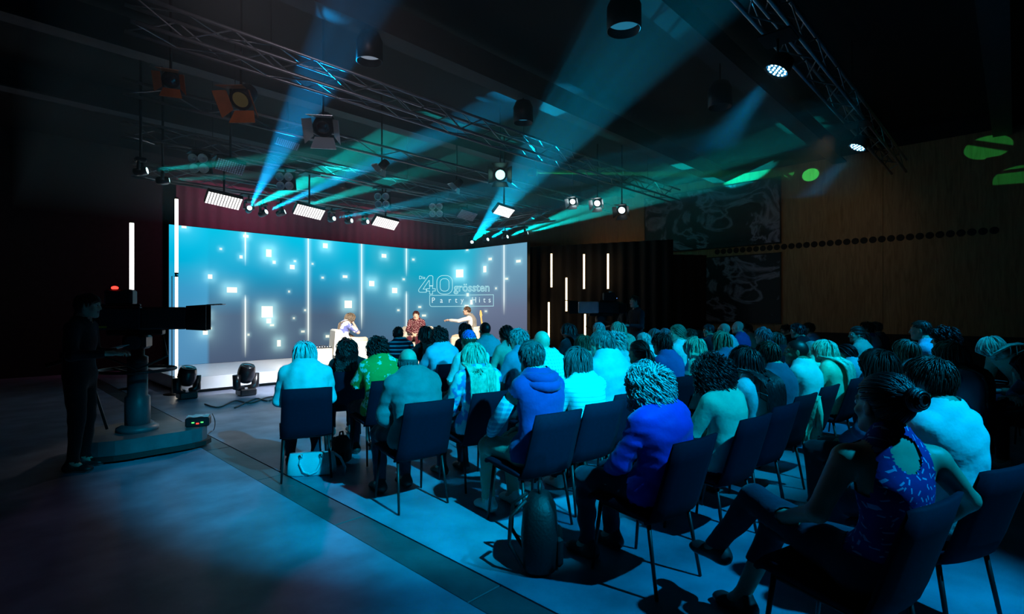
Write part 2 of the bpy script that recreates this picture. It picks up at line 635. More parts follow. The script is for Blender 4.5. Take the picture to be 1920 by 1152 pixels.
lw = thing('led_wall', 'wide curved LED video wall glowing cyan with drifting white squares and a party show title', 'video wall')
cols = [SA * i / 12 for i in range(13)] + [SA + SR * PI / 2 * i / 24 for i in range(1, 25)] + [SA + SR * PI / 2 + SB * i / 5 for i in range(1, 6)]
vs, fs, uv = [], [], []
for s in cols:
    (x, y), n = path(s)
    vs += [(x, y, ZB), (x, y, ZT)]
for i in range(len(cols) - 1):
    fs.append((2 * i, 2 * i + 2, 2 * i + 3, 2 * i + 1))
me = bpy.data.meshes.new('screen')
me.from_pydata(vs, [], fs)
ul = me.uv_layers.new(name='UVMap')
for lp in me.loops:
    vi = lp.vertex_index
    ul.data[lp.index].uv = (cols[vi // 2] / SLEN, float(vi % 2))
me.materials.append(M_SCREEN)
link('screen', me, lw)
hb = MB()
N = len(cols)
inn, out = [], []
for s in cols:
    (x, y), (nx, ny) = path(s)
    inn.append((x - nx * .004, y - ny * .004))
    out.append((x - nx * .12, y - ny * .12))
vv = [(*p, 0.0) for p in inn] + [(*p, ZT + .01) for p in inn] + [(*p, 0.0) for p in out] + [(*p, ZT + .01) for p in out]
ff = []
for i in range(N - 1):
    ff += [(i, i + 1, N + i + 1, N + i), (2 * N + i + 1, 2 * N + i, 3 * N + i, 3 * N + i + 1),
           (N + i, N + i + 1, 3 * N + i + 1, 3 * N + i)]
ff += [(0, N, 3 * N, 2 * N), (N - 1, 3 * N - 1, 4 * N - 1, 2 * N - 1)]
hb.add(vv, ff)
hb.build('screen_housing', M_BLACKP, lw)

# the title on the screen: drawn in the graphic's own plane, then laid on the wall
M_TEXT = emat('title_glow', (0.50, 0.95, 1.0), 0.95)
M_TEXTW = emat('title_white', (0.75, 0.97, 1.0), 0.95)


def cr(cx, cy):
    return (770 + cx / 11.29, 500 + cy / 11.29)


def stroke(name, polys, w, m):
    """polylines in graphic coordinates drawn as flat strokes of width w (pixels of the graphic) on the wall"""
    b = MB()
    for pts, closed in polys:
        P = [Vector((*q, 0)) for q in pts]
        n = len(P)
        L, R = [], []
        for i in range(n):
            a = P[(i - 1) % n] if (closed or i > 0) else P[i]
            c = P[(i + 1) % n] if (closed or i < n - 1) else P[i]
            d1 = (P[i] - a).normalized() if (P[i] - a).length > 1e-6 else (c - P[i]).normalized()
            d2 = (c - P[i]).normalized() if (c - P[i]).length > 1e-6 else d1
            t = (d1 + d2)
            t = t.normalized() if t.length > 1e-3 else d1
            nn = Vector((-t.y, t.x, 0))
            k = w / 2 / max(.45, nn.dot(Vector((-d1.y, d1.x, 0))))
            L.append(P[i] + nn * k)
            R.append(P[i] - nn * k)
        base = len(b.v)
        b.v += [tuple(onwall(*cr(q.x, q.y))) for q in L] + [tuple(onwall(*cr(q.x, q.y))) for q in R]
        for i in range(n if closed else n - 1):
            j = (i + 1) % n
            b.f.append((base + i, base + j, base + n + j, base + n + i))
            b.s.append(False)
    return b.build(name, m, lw)


def rrect(x0, y0, x1, y1, r, n=6):
    out = []
    for (cx, cy, a0) in ((x1 - r, y0 + r, -90), (x1 - r, y1 - r, 0), (x0 + r, y1 - r, 90), (x0 + r, y0 + r, 180)):
        for i in range(n + 1):
            a = math.radians(a0 + 90 * i / n)
            out.append((cx + r * math.cos(a), cy + r * math.sin(a)))
    return out


four = [(395, 405), (470, 405), (470, 215), (450, 194), (400, 194), (375, 208), (175, 480), (165, 510), (175, 535), (200, 546), (330, 546),
        (330, 480), (262, 478), (385, 295), (397, 300)]
plus = [(400, 415), (465, 415), (465, 470), (520, 470), (520, 520), (465, 520), (465, 585), (400, 585), (400, 520), (340, 520), (340, 470), (400, 470)]
stroke('title_numeral', [(four, True), (plus, True)], 11, M_TEXT)
stroke('title_numeral', [(rrect(555, 192, 885, 585, 130), True), (rrect(625, 258, 812, 522, 80), True)], 11, M_TEXT)
frame = [(400, 612), (1755, 598), (1755, 838), (450, 848), (418, 838), (402, 805)]
stroke('title_frame', [(frame, True)], 10, M_TEXT)


def text_on_wall(name, body, x, y, size, m, outline=0.0, sx=1.0, slant=0.0):
    cu = bpy.data.curves.new(name, 'FONT')
    cu.body = body
    cu.size = 1.0
    cu.resolution_u = 3
    if outline:
        cu.fill_mode = 'NONE'
        cu.bevel_depth = outline
        cu.bevel_resolution = 0
    o = bpy.data.objects.new(name, cu)
    COL.objects.link(o)
    dg = bpy.context.evaluated_depsgraph_get()
    me = bpy.data.meshes.new_from_object(o.evaluated_get(dg))
    bpy.data.objects.remove(o)
    for vt in me.vertices:
        q = vt.co
        vt.co = onwall(*cr(x + q.x * size * sx, y - q.y * size + slant * q.x * size * sx), 0.008 + q.z * .05)
    me.materials.clear()
    me.materials.append(m)
    return link(name, me, lw)


text_on_wall('title_word', 'Die', 172, 268, 100, M_TEXT, 0.0, 0.95)
text_on_wall('title_word', 'gr\u00f6ssten', 915, 525, 245, M_TEXT, 0.020, 0.905)
for ch, x in zip('PartyHits', (440, 620, 800, 940, 1060, 1292, 1445, 1540, 1648)):
    text_on_wall('title_letter', ch, x, 770 - (x - 440) * .008, 165, M_TEXTW, 0.0, 0.9)

# ------------------------------------------------------------------ curtains
M_MAROON = mat('maroon_curtain', (0.11, 0.05, 0.07), 0.9, noise=0.1, sheen=0.2)
M_DRAPE = mat('black_molton', (0.006, 0.0045, 0.005), 0.95, noise=0.2)


def curtain(name, p0, p1, z0, z1, m, amp, wl, label):
    p0, p1 = Vector((*p0, 0)), Vector((*p1, 0))
    d = p1 - p0
    L = d.length
    d.normalize()
    nn = Vector((-d.y, d.x, 0))
    K = int(L / wl * 8)
    vs, fs = [], []
    for i in range(K + 1):
        s = L * i / K
        o = amp * math.sin(2 * PI * s / wl) + amp * .5 * math.sin(2 * PI * s / wl * .37 + 1)
        for (z, e) in ((z0, 1.2), ((z0 + z1) / 2, 1.0), (z1, .7)):
            q = p0 + d * s + nn * o * e
            vs.append((q.x, q.y, z))
    for i in range(K):
        for k in range(2):
            a = i * 3 + k
            fs.append((a, a + 3, a + 4, a + 1))
    b = MB().add(vs, fs, True)
    o = b.build(name, m)
    return tag(o, label, 'curtain')


curtain('backdrop_curtain', (3.95, 16.3), (14.6, 16.3), 0.0, 5.15, M_MAROON, .022, .30, 'dark maroon pleated curtain hanging high behind the video wall')
A = at(985, 500, 15.75)
B = at(1262, 500, 14.0)
C = at(1326, 500, 14.2)
curtain('side_drape', (A.x, A.y), (B.x, B.y), 0.0, 3.45, M_DRAPE, .04, .30, 'black pleated drape behind the light tubes right of the video wall')
curtain('wall_drape', (B.x, B.y), (min(14.75, C.x), C.y), 0.0, 3.05, M_DRAPE, .04, .30, 'plain black drape before the wooden wall, beneath the large dark pictures')

# ------------------------------------------------------------------ dark pictures on the wooden wall


def picture_mat(name, seed):
    m = bpy.data.materials.new(name)
    m.use_nodes = True
    nt = m.node_tree
    p = nt.nodes['Principled BSDF']
    p.inputs['Roughness'].default_value = 0.5
    tc = nt.nodes.new('ShaderNodeTexCoord')
    mp = nt.nodes.new('ShaderNodeMapping')
    mp.inputs['Location'].default_value = (seed, seed * 2.1, 0)
    mp.inputs['Scale'].default_value = (1, .55, .8)
    n = nt.nodes.new('ShaderNodeTexNoise')
    n.inputs['Scale'].default_value = 1.5
    n.inputs['Detail'].default_value = 4
    n.inputs['Distortion'].default_value = 2.4
    cr_ = nt.nodes.new('ShaderNodeValToRGB')
    e = cr_.color_ramp.elements
    e[0].position, e[0].color = .47, (.007, .008, .016, 1)
    e[1].position, e[1].color = .63, (.007, .008, .016, 1)
    x = cr_.color_ramp.elements.new(.545)
    x.color = (.26, .24, .34, 1)
    nt.links.new(tc.outputs['Object'], mp.inputs['Vector'])
    nt.links.new(mp.outputs[0], n.inputs['Vector'])
    nt.links.new(n.outputs['Fac'], cr_.inputs[0])
    nt.links.new(cr_.outputs[0], p.inputs['Base Color'])
    return m


pm = picture_mat('marbled_print', 3.7)
for (y0, y1, z0, z1, lab) in ((4.5, 8.5, 3.36, 5.1, 'large dark blue picture with pale swirls high on the wooden wall'),
                              (4.5, 6.9, 1.22, 3.08, 'dark picture with faint swirls below the row of round holes')):
    o = thing('wall_picture', lab, 'picture', (XR - .005, (y0 + y1) / 2, (z0 + z1) / 2))
    MB().box((-.016, 0, 0), (.03, y1 - y0, z1 - z0), None, .004).build('canvas', pm, o)
    fr = MB()
    for q in ((0, (z1 - z0) / 2, 1), (0, -(z1 - z0) / 2, 1), ((y1 - y0) / 2, 0, 0), (-(y1 - y0) / 2, 0, 0)):
        fr.box((-.02, q[0], q[1]), (.04, (y1 - y0) + .04 if q[2] else .03, .03 if q[2] else (z1 - z0) + .04))
    fr.build('picture_frame', M_BLACK, o)

# ================================================================== lighting rig
def truss(label, p0, p1, size=0.29, bay=0.5, n=4):
    """box truss (n=4) or flat ladder truss (n=2) with chords and single braces as parts"""
    p0, p1 = Vector(p0), Vector(p1)
    d = (p1 - p0)
    L = d.length
    rz = math.atan2(d.y, d.x)
    t = thing('lighting_truss', label, 'truss', p0, rz)
    h = size / 2
    cs = [(-h, -h), (h, -h), (h, h), (-h, h)] if n == 4 else [(0, -h), (0, h)]
    ch = MB().tube([(0, 0, 0), (L, 0, 0)], .024, 8).mesh('chord', M_STEEL)
    for (y, z) in cs:
        o = link('chord', ch, t)
        o.location = (0, y, z)
    sides = [(cs[i], cs[(i + 1) % 4]) for i in range(4)] if n == 4 else [(cs[0], cs[1])]
    K = int(L / bay)
    for (a, b) in sides:
        for k2 in (0, 1):
            q0, q1 = (a, b) if k2 == 0 else (b, a)
            bm = MB().tube([(0, *q0), (bay, *q1)], .010, 5, cap=False).mesh('brace', M_STEEL)
            for k in range(k2, K, 2):
                o = link('brace', bm, t)
                o.location = (k * bay, 0, 0)
    hang = MB().tube([(0, 0, h), (0, 0, ZC - p0.z)], .006, 5, cap=False).mesh('suspension_wire', M_BLACK)
    for f in (.12, .5, .88):
        o = link('suspension_wire', hang, t)
        o.location = (L * f, 0, 0)
    return t


truss('long box truss nearest the audience, crossing the dark ceiling above the lit haze', (1.2, 6.8, 4.72), (13.6, 6.8, 4.72))
truss('thin flat ladder truss in the middle of the rig, behind the nearest box truss', (1.5, 8.8, 4.62), (13.4, 8.8, 4.62), .2, .5, 2)
truss('box truss that carries the four lamp blinders and white panels', (1.8, 10.6, 4.55), (13.0, 10.6, 4.55), .25)
truss('box truss just before the curtain that carries the row of beam heads', (2.2, 12.0, 4.22), (10.9, 12.0, 4.22), .25)
truss('short truss above the right end of the video wall', (11.45, 9.4, 4.22), (11.45, 13.6, 4.22), .25)
truss('dark truss on the right above the audience, holding the two bright parcans', (4.9, 1.8, 4.62), (13.8, 1.8, 4.62), .25)

M_LENSB = emat('beam_lens', (0.55, 0.95, 1.0), 5.0)
M_LED = emat('white_diode', (1.0, 0.97, 0.98), 1.7)
M_LEDOFF = mat('unlit_diode', (0.55, 0.58, 0.7), 0.25, spec=0.8)
M_REFL = mat('lamp_reflector', (0.75, 0.75, 0.77), 0.42, 0.4)
M_GLASSD = mat('dark_lens_glass', (0.02, 0.02, 0.025), 0.05, coat=1.0)
M_HEAD = mat('moving_head_shell', (0.018, 0.014, 0.016), 0.28, noise=0.2, coat=0.3)


def basis(zdir, up=Vector((0, 0, 1))):
    z = Vector(zdir).normalized()
    x = up.cross(z)
    x = x.normalized() if x.length > 1e-3 else Vector((1, 0, 0))
    y = z.cross(x)
    return Matrix((x, y, z)).transposed()


def clamp(t, loc, Rinv, ztop):
    """plate under the truss chords that the pole of a lamp is bolted to"""
    b = MB().box((0, 0, ztop - loc[2]), (.33, .33, .02))
    b.v = [tuple(Rinv @ Vector(q)) for q in b.v]
    b.build('clamp_plate', M_BLACK, t)


I3 = Matrix.Identity(3)


def moving_head(label, lens, d, hang=True, size=1.0, lit=True, group=None, top=None, name='hanging_moving_head'):
    """a beam head whose lens sits at 'lens' pointing along d; base above (hang) or below"""
    d = Vector(d).normalized()
    lens = Vector(lens)
    piv = lens - d * .16 * size
    sg = 1 if hang else -1
    base = piv + Vector((0, 0, sg * .24 * size))
    t = thing(name, label, 'stage light', (base.x, base.y, base.z + (.04 if hang else -.10) * size), 0, group)
    o0 = t.location
    B0 = basis(d)
    rel = lambda p: Vector(p) - o0
    MB().box(rel(base + Vector((0, 0, sg * .055 * size))), (.26 * size, .26 * size, .11 * size), None, .02).build('base', M_HEAD, t)
    hz = Vector((d.x, d.y, 0))
    hz = hz.normalized() if hz.length > .05 else Vector((0, 1, 0))
    sd = Vector((-hz.y, hz.x, 0))
    for s in (-1, 1):
        a = MB()
        a.tube([rel(base + sd * s * .06 * size), rel(base + sd * s * (.135 if hang else .165) * size - Vector((0, 0, sg * .03 * size))),
                rel(piv + sd * s * (.145 if hang else .175) * size)], [.035 * size, .04 * size, .045 * size] if hang else [.05 * size, .065 * size, .06 * size], 10)
        a.build('yoke_arm', M_HEAD, t)
    prof = [(0.0, -.17), (.07, -.165), (.105, -.12), (.115, -.02), (.112, .07), (.10, .13), (.088, .155), (.080, .15)]
    if not hang:
        prof = [(r * 1.18, z * (.86 if z < 0 else 1)) for r, z in prof]
    MB().lathe([(r * size, z * size) for r, z in prof], rel(piv), B0, 20).build('head', M_HEAD, t)
    MB().lathe([(.081 * size, .150 * size), (.05 * size, .158 * size), (0.0, .160 * size)], rel(piv), B0, 18).build('lens', M_LENSB if lit else M_GLASSD, t)
    if hang and top:
        MB().tube([rel(base + Vector((0, 0, .1 * size))), rel(Vector((base.x, base.y, top)))], .02, 8).build('clamp_pole', M_BLACK, t)
        clamp(t, t.location, I3, top - .0)
    return t


names = {'L': 'beam head hanging above the middle of the video wall', 'R': 'beam head above the right end of the video wall',
         'S': 'beam head shining sideways from the dark left truss'}
cnt = {'L': ['first', 'second', 'third', 'fourth', 'fifth', 'last'], 'R': ['first', 'second', 'third', 'last'], 'S': ['upper', 'lower']}
seen = {}
for b in BEAMS:
    k = (b[0], b[1])
    if k in seen:
        continue
    seen[k] = 1
    w = cnt[b[2]].pop(0)
    moving_head('%s glowing %s, from the left' % (w, names[b[2]]) if b[2] != 'S' else '%s cyan %s' % (w, names['S']),
                beam_src(b), beam_dir(b), True, 0.62, True, 'beam moving heads on the trusses', 4.062 if b[2] != 'S' else 5.74)
# two unlit heads on the floor before the stage
moving_head('black moving head light on the floor beside the tall light tubes', (*at_z(354, 748, 0).xy, .561), (.10, -.25, 1.0), False, 1.1, False, None, None, 'floor_moving_head')
moving_head('black moving head light on the floor before the white stage front', (*at_z(465, 742, 0).xy, .561), (.08, -.30, 1.0), False, 1.1, False, None, None, 'floor_moving_head')


def led_panel(label, loc, lit, top, w=.60, h=.30, tilt=.62):
    n = Vector((-.15, -tilt, -math.sqrt(1 - tilt * tilt)))
    x = Vector((1, 0, 0))
    x = (x - n * x.dot(n)).normalized()
    y = (-n).cross(x)
    R = Matrix((x, y, -n)).transposed()
    t = thing('hanging_softlight', label, 'stage light', loc, 0, 'panel lights under the rig', R.to_euler())
    MB().box((0, 0, .05), (w, h, .09), None, .012).build('housing', M_BLACK, t)
    g = MB()
    nx, ny = 12, 6
    for i in range(nx):
        for j in range(ny):
            g.box(((i + .5) / nx * w * .96 - w * .48, (j + .5) / ny * h * .94 - h * .47, -.003), (w / nx * .66, h / ny * .66, .012))
    o = g.build('diode_grid', M_LED if lit else M_LEDOFF, t)
    o['kind'] = 'stuff'
    up = R.inverted() @ Vector((0, 0, 1))
    MB().tube([up * .05, up * max(.1, top - loc.z)], .018, 8).build('drop_pole', M_BLACK, t)
    if top < 4.6:
        clamp(t, loc, R.inverted(), top - .01)
    return t


led_panel('bright white LED panel farthest left, over the left end of the video wall', at_y(420, 377, 10.6), True, 4.40)
led_panel('bright white LED panel second from the left, over the video wall', at_y(580, 398, 10.6), True, 4.40)
led_panel('bright white LED panel third from the left, glowing on the curtain', at_y(723, 419, 10.6), True, 4.40, .60)
led_panel('bright white LED panel at the right, above the fan of cyan beams', at_y(945, 397, 8.6), True, 5.74, .50, .28)
led_panel('unlit LED panel right of the upper left four lamp blinder', at_y(432, 313, 9.7), False, 5.74, .45, .26)
led_panel('unlit LED panel in the haze below the trusses', at_y(876, 404, 10.6), False, 4.40, .55, .3)
led_panel('faintly lit LED panel edge catching the blue beam', at_y(539, 270, 9.2), False, 5.74, .40, .16)


def blinder(label, loc, top):
    n = Vector((-.72, -.69, -.22)).normalized()
    R = basis(n)
    t = thing('hanging_blinder', label, 'stage light', loc, 0, 'four lamp blinders on the truss', R.to_euler())
    MB().box((0, 0, -.07), (.36, .36, .04), None, .01).build('back_plate', M_BLACK, t)
    for i in (-1, 1):
        for j in (-1, 1):
            b = MB().lathe([(.035, -.05), (.06, -.03), (.082, .03), (.086, .045), (.078, .045), (.056, -.01), (.03, -.03), (0, -.032)], (i * .088, j * .088, 0), None, 18)
            c = b.build('lamp_bowl', M_REFL, t)
            MB().ball((i * .088, j * .088, -.008), .022).build('bulb', M_LEDOFF, c)
    up = R.inverted() @ Vector((0, 0, 1))
    MB().tube([up * .17, up * (top - loc.z)], .016, 8).build('hanging_bracket', M_BLACK, t)
    clamp(t, loc, R.inverted(), top - .01)


blinder('four lamp blinder farthest left, above the first white panel', at_y(374, 307, 10.6), 4.40)
blinder('four lamp blinder second from the left, inside the cyan haze', at_y(535, 340, 10.6), 4.40)
blinder('four lamp blinder third from the left, above the third white panel', at_y(717, 376, 10.6), 4.40)
blinder('four lamp blinder farthest right of the four', at_y(818, 394, 10.6), 4.40)


def fresnel(label, loc, d, top, m_in, m_face, s=1.0, doors=True, lit=False, cat='stage light'):
    R = basis(d)
    t = thing('spotlight', label, cat, loc, 0, None, R.to_euler())
    MB().lathe([(.05 * s, -.24 * s), (.10 * s, -.22 * s), (.115 * s, -.10 * s), (.12 * s, .02 * s), (.105 * s, .02 * s)], (0, 0, 0), None, 16).build('body', M_BLACK, t)
    MB().lathe([(.106 * s, .012 * s), (.06 * s, .03 * s), (0, .036 * s)], (0, 0, 0), None, 16).build('lens', m_face, t)
    if doors:
        for k in range(4):
            a = k * PI / 2
            Mx = Matrix.Rotation(a, 4, 'Z') @ Matrix.Translation((0, .12 * s, .02 * s)) @ Matrix.Rotation(-.55, 4, 'X')
            vs = [Mx @ Vector(p) for p in ((-.11 * s, 0, 0), (.11 * s, 0, 0), (.15 * s, 0, .16 * s), (-.15 * s, 0, .16 * s),
                                           (-.11 * s, .006, 0), (.11 * s, .006, 0), (.15 * s, .006, .16 * s), (-.15 * s, .006, .16 * s))]
            MB().add(vs, [(0, 1, 2, 3), (7, 6, 5, 4), (0, 4, 5, 1), (1, 5, 6, 2), (2, 6, 7, 3), (3, 7, 4, 0)]).build('barn_door', m_in, t)
    up = R.inverted() @ Vector((0, 0, 1))
    MB().tube([up * .1 * s, up * max(.12, top - loc.z)], .016, 8).build('yoke_pole', M_BLACK, t)
    return t


M_ORANGE = mat('orange_metal', (0.35, 0.10, 0.03), 0.5, noise=0.2)  # plain orange base colour for barn doors
M_PALE = mat('bare_metal_door', (0.65, 0.68, 0.68), 0.3, 0.6)
M_DIMW = emat('dim_warm_lens', (1.0, 0.75, 0.3), 0.03)
M_CYL = emat('cyan_lens', (0.35, 1.0, 0.9), 3.0)
M_WHL = emat('cold_lens', (0.8, 0.95, 1.0), 3.0)
fresnel('barn door spotlight with orange doors under the nearest truss', at_y(452, 186, 7.2), Vector((-.55, -.5, -.66)), 5.74, M_ORANGE, M_DIMW, 1.15)
fresnel('barn door spotlight with pale doors inside the steep blue beam', at_y(606, 238, 7.2), Vector((-.45, -.6, -.66)), 5.74, M_PALE, M_GLASSD, 1.2)
fresnel('spotlight with blazing cyan lens right of the middle of the rig', at_y(938, 328, 7.6), Vector((-.7, -.66, -.25)), 5.74, M_BLACK, M_CYL, 1.15)
fresnel('spotlight with green lens beside the steep right beam', at_y(1005, 325, 8.9), Vector((.72, -.69, -.1)), 5.74, M_BLACK, emat('green_lens', (.05, .8, .4), .7), 0.9, False)
fresnel('pale barn door spotlight left of three at the right end of the rig', at_y(1074, 378, 8.0), Vector((-.8, -.3, -.5)), 5.74, M_PALE, M_WHL, .8)
fresnel('white glaring barn door spotlight, middle one of three at the right end', at_y(1120, 381, 7.6), Vector((-.8, -.3, -.5)), 5.74, M_PALE, M_WHL, .9)
fresnel('black barn door spotlight right of three, before the orange wood', at_y(1166, 394, 7.2), Vector((-.8, -.3, -.5)), 5.74, M_BLACK, M_WHL, 1.0)
fresnel('small dark spotlight on the ladder truss near the left wall', at_y(320, 150, 7.4), Vector((-.3, -.7, -.6)), 5.74, M_ORANGE, M_GLASSD, .8)
fresnel('small grey spotlight hanging below the blinder truss', at_y(856, 348, 8.9), Vector((-.3, .5, -.6)), 5.74, M_PALE, M_GLASSD, .7)
fresnel('small pale spotlight below the second truss, in the haze', at_y(716, 313, 8.9), Vector((-.3, .6, -.6)), 5.74, M_PALE, M_GLASSD, .7)


# parcans with bright multi diode faces
M_PAR = emat('par_diode', (0.45, 0.85, 1.0), 5.0)
M_PARF = emat('par_face', (0.02, 0.32, 0.75), 0.9)
for loc, lab in ((PARS[0], 'bright blue LED parcan nearer the camera, high on the right truss'), (PARS[1], 'bright blue LED parcan farther away, close to the wooden wall')):
    d = Vector((-.28, .38, -.88)).normalized()
    R = basis(d)
    t = thing('hanging_parcan', lab, 'stage light', loc, 0, None, R.to_euler())
    MB().lathe([(.06, -.16), (.115, -.12), (.125, .0), (.128, .03), (.118, .03), (.116, .012)], (0, 0, 0), None, 24).build('housing', M_BLACK, t)
    MB().lathe([(.116, .012), (0, .012)], (0, 0, 0), None, 24).build('front_plate', M_PARF, t)
    for (rr, n) in ((.0, 1), (.045, 6), (.088, 12)):
        for k in range(n):
            a = 2 * PI * k / n
            MB().ball((rr * math.cos(a), rr * math.sin(a), .016), (.014, .014, .008), 8, 4).build('diode', M_PAR, t)
    up = R.inverted() @ Vector((0, 0, 1))
    MB().tube([up * .08, up * (4.468 - loc.z)], .014, 8).build('yoke_pole', M_BLACK, t)
    clamp(t, loc, R.inverted(), 4.462)
# pendant house lamps under the roof beams
M_PEND = emat('pendant_reflection_blue', (0.02, 0.20, 0.34), 0.8)  # blue reflection on the switched-off glass, put in as emission
M_PENW = emat('pendant_reflection_pale', (0.30, 0.36, 0.46), 0.7)  # paler reflection on unlit glass, likewise given as emission
for (px, py, yy, mm, r, lab) in ((693, 103, 6.1, M_PENW, .17, 'round black pendant house lamp with painted pale reflection, above the steep left beam'),
                                 (1170, 42, 3.15, M_PEND, .19, 'large round black pendant house lamp with painted blue reflection near the top'),
                                 (981, 221, 6.1, M_PEND, .17, 'small far pendant house lamp at the foot of the grey roof beam'),
                                 (1350, 190, 3.15, M_WALLD, .17, 'unlit pendant house lamp right of the beams, almost black')):
    p = at_y(px, py, yy)
    t = thing('pendant_lamp', lab, 'lamp', p, 0, None)
    MB().lathe([(.05, .30), (r * .75, .27), (r, .17), (r, -.09), (r - .012, -.09), (r - .012, .02)], (0, 0, 0), None, 28).build('lamp_shade', M_BLACK, t)
    MB().lathe([(r - .012, .01), (r * .5, -.012), (0, -.018)], (0, 0, 0), None, 24).build('glass', mm, t)
    MB().tube([(0, 0, .29), (0, 0, 5.2 - p.z)], .012, 6).build('stem', M_BLACK, t)

# ------------------------------------------------------------------ light tubes
M_TUBE = emat('warm_tube', (1.0, 0.70, 0.36), 3.6)
M_TUBEP = emat('pale_tube', (1.0, 0.93, 0.80), 3.2)


def tube_light(label, p, length, m, r=.026, stand=None):
    t = thing('light_tube', label, 'light tube', p, 0, 'glowing light tubes')
    MB().tube([(0, 0, .015), (0, 0, length - .015)], r, 10).build('tube', m, t)
    for z in (0, length):
        MB().tube([(0, 0, z - .016), (0, 0, z + .016)], r + .003, 10).build('end_cap', M_BLACK, t)
    if stand:
        MB().tube([(0, .05, -p[2]), (0, .05, length)], .014, 8).build('stand_pole', M_BLACK, t)
        MB().lathe([(.2, -p[2]), (.2, -p[2] + .012), (.03, -p[2] + .03)], (0, .05, 0), None, 18).build('stand_foot', M_BLACK, t)
    else:
        bk = Vector((-.5, .6, 0)).normalized() if p.x < 6 else Vector((.60, .78, 0))
        MB().tube([(0, 0, .0), bk * .09, bk * .09 + Vector((0, 0, length)), (0, 0, length)], .007, 6).build('back_bracket', M_BLACK, t)


TL = [(1034, 475, 540, 15.15, 'upper far left light tube on the black side drape'), (1062, 520, 585, 14.9, 'light tube hung lower between the two upper left ones'),
      (1095, 476, 543, 14.65, 'upper middle light tube on the black side drape'), (1140, 475, 543, 14.4, 'upper right light tube, the last on the black side drape'),
      (1029, 566, 645, 15.15, 'lower light tube rising behind the bald man in a checked shirt'), (1097, 588, 634, 14.65, 'short low light tube behind the grey haired heads'),
      (987, 593, 650, 15.2, 'low light tube right beside the end of the video wall')]
for (px, p0, p1, Yd, lab) in TL:
    a, b = at(px, p1, Yd), at(px, p0, Yd)
    tube_light(lab, a, b.z - a.z, M_TUBE)
c = at(331, 740, 9.73)
a, b = at(334.5, 513, 9.73), at(334.5, 372, 9.73)
tube_light('upper of two stacked tall light tubes at the left end of the stage', Vector((c.x, c.y, a.z)), b.z - a.z, M_TUBEP, .028, (0, 0))
tube_light('lower of two stacked tall light tubes, running down to the floor', Vector((c.x, c.y, .03)), a.z - .08, M_TUBEP, .024)
a, b = at(247, 566, 10.4), at(247, 417, 10.4)
tube_light('lone tall light tube in the dark behind the television camera', a, b.z - a.z, M_TUBEP, .038, (0, 0))

# ------------------------------------------------------------------ haze hanging under the rig
m = bpy.data.materials.new('thin_haze')
m.use_nodes = True
nt = m.node_tree
nt.nodes.clear()
vs_ = nt.nodes.new('ShaderNodeVolumeScatter')
vs_.inputs['Color'].default_value = (1, 1, 1, 1)
vs_.inputs['Density'].default_value = 0.05
vs_.inputs['Anisotropy'].default_value = 0.25
om = nt.nodes.new('ShaderNodeOutputMaterial')
nt.links.new(vs_.outputs[0], om.inputs['Volume'])
o = MB().prism([(.6, 1.6), (9.9, 1.6), (14.6, 4.0), (14.6, 13.3), (.6, 13.3)], 2.28, Matrix.Translation((0, 0, 3.43))).build('haze', m)
tag(o, 'thin haze under the rig in which the light beams show', 'haze', None, 'stuff')

# ================================================================== signed distance modelling for people
def surface_nets(fn, lo, hi, h):
    lo, hi = np.array(lo, float), np.array(hi, float)
    n = np.maximum(3, np.ceil((hi - lo) / h).astype(int) + 1)
    ax = [lo[i] + h * np.arange(n[i]) for i in range(3)]
    G = np.stack(np.meshgrid(*ax, indexing='ij'), -1).astype(np.float32)
    D = fn(G.reshape(-1, 3)).reshape(n)
    neg = D < 0
    c = np.zeros(np.array(n) - 1, int)
    offs = [(i, j, k) for i in (0, 1) for j in (0, 1) for k in (0, 1)]
    sl = lambda o: tuple(slice(o[q], n[q] - 1 + o[q]) for q in range(3))
    for o in offs:
        c += neg[sl(o)]
    act = (c > 0) & (c < 8)
    idx = -np.ones(act.shape, int)
    ids = np.argwhere(act)
    idx[act] = np.arange(len(ids))
    P = np.zeros((len(ids), 3))
    W = np.zeros(len(ids))
    for a in offs:
        for q in range(3):
            if a[q]:
                continue
            b = list(a); b[q] = 1
            da = D[tuple((ids + a).T)]
            db = D[tuple((ids + b).T)]
            m = (da < 0) != (db < 0)
            t = np.where(m, da / np.where(m, da - db, 1), 0)
            p = np.tile(np.array(a, float), (len(ids), 1))
            p[:, q] = t
            P[m] += p[m]
            W[m] += 1
    V = lo + h * (ids + P / W[:, None])
    F = []
    for q in range(3):
        u, w = (q + 1) % 3, (q + 2) % 3
        e = [1, 1, 1]
        s0 = [slice(1, n[i] - 1) for i in range(3)]
        s0[q] = slice(0, n[q] - 1)
        s1 = list(s0); s1[q] = slice(1, n[q])
        a, b = neg[tuple(s0)], neg[tuple(s1)]
        for (m, flip) in ((a & ~b, False), (~a & b, True)):
            pos = np.argwhere(m)
            if not len(pos):
                continue
            base = pos.copy()
            for i in range(3):
                if i != q:
                    base[:, i] += 1
            du, dw = np.zeros(3, int), np.zeros(3, int)
            du[u], dw[w] = 1, 1
            quad = np.stack([idx[tuple((base - du - dw).T)], idx[tuple((base - dw).T)], idx[tuple(base.T)], idx[tuple((base - du).T)]], 1)
            F.append(quad[:, ::-1] if flip else quad)
    return V, np.concatenate(F)


def cap_d(p, a, b, ra, rb, flat=1.0):
    a, b = np.array(a, np.float32), np.array(b, np.float32)
    if flat != 1.0:
        s = np.array([1, 1 / flat, 1], np.float32)
        p, a, b = p * s, a * s, b * s
    ab = b - a
    t = np.clip(((p - a) @ ab) / max(float(ab @ ab), 1e-9), 0, 1)
    d = np.linalg.norm(p - a - t[:, None] * ab, axis=1) - (ra + (rb - ra) * t)
    return (d * (flat + 1) / 2 if flat < 1 else d), t


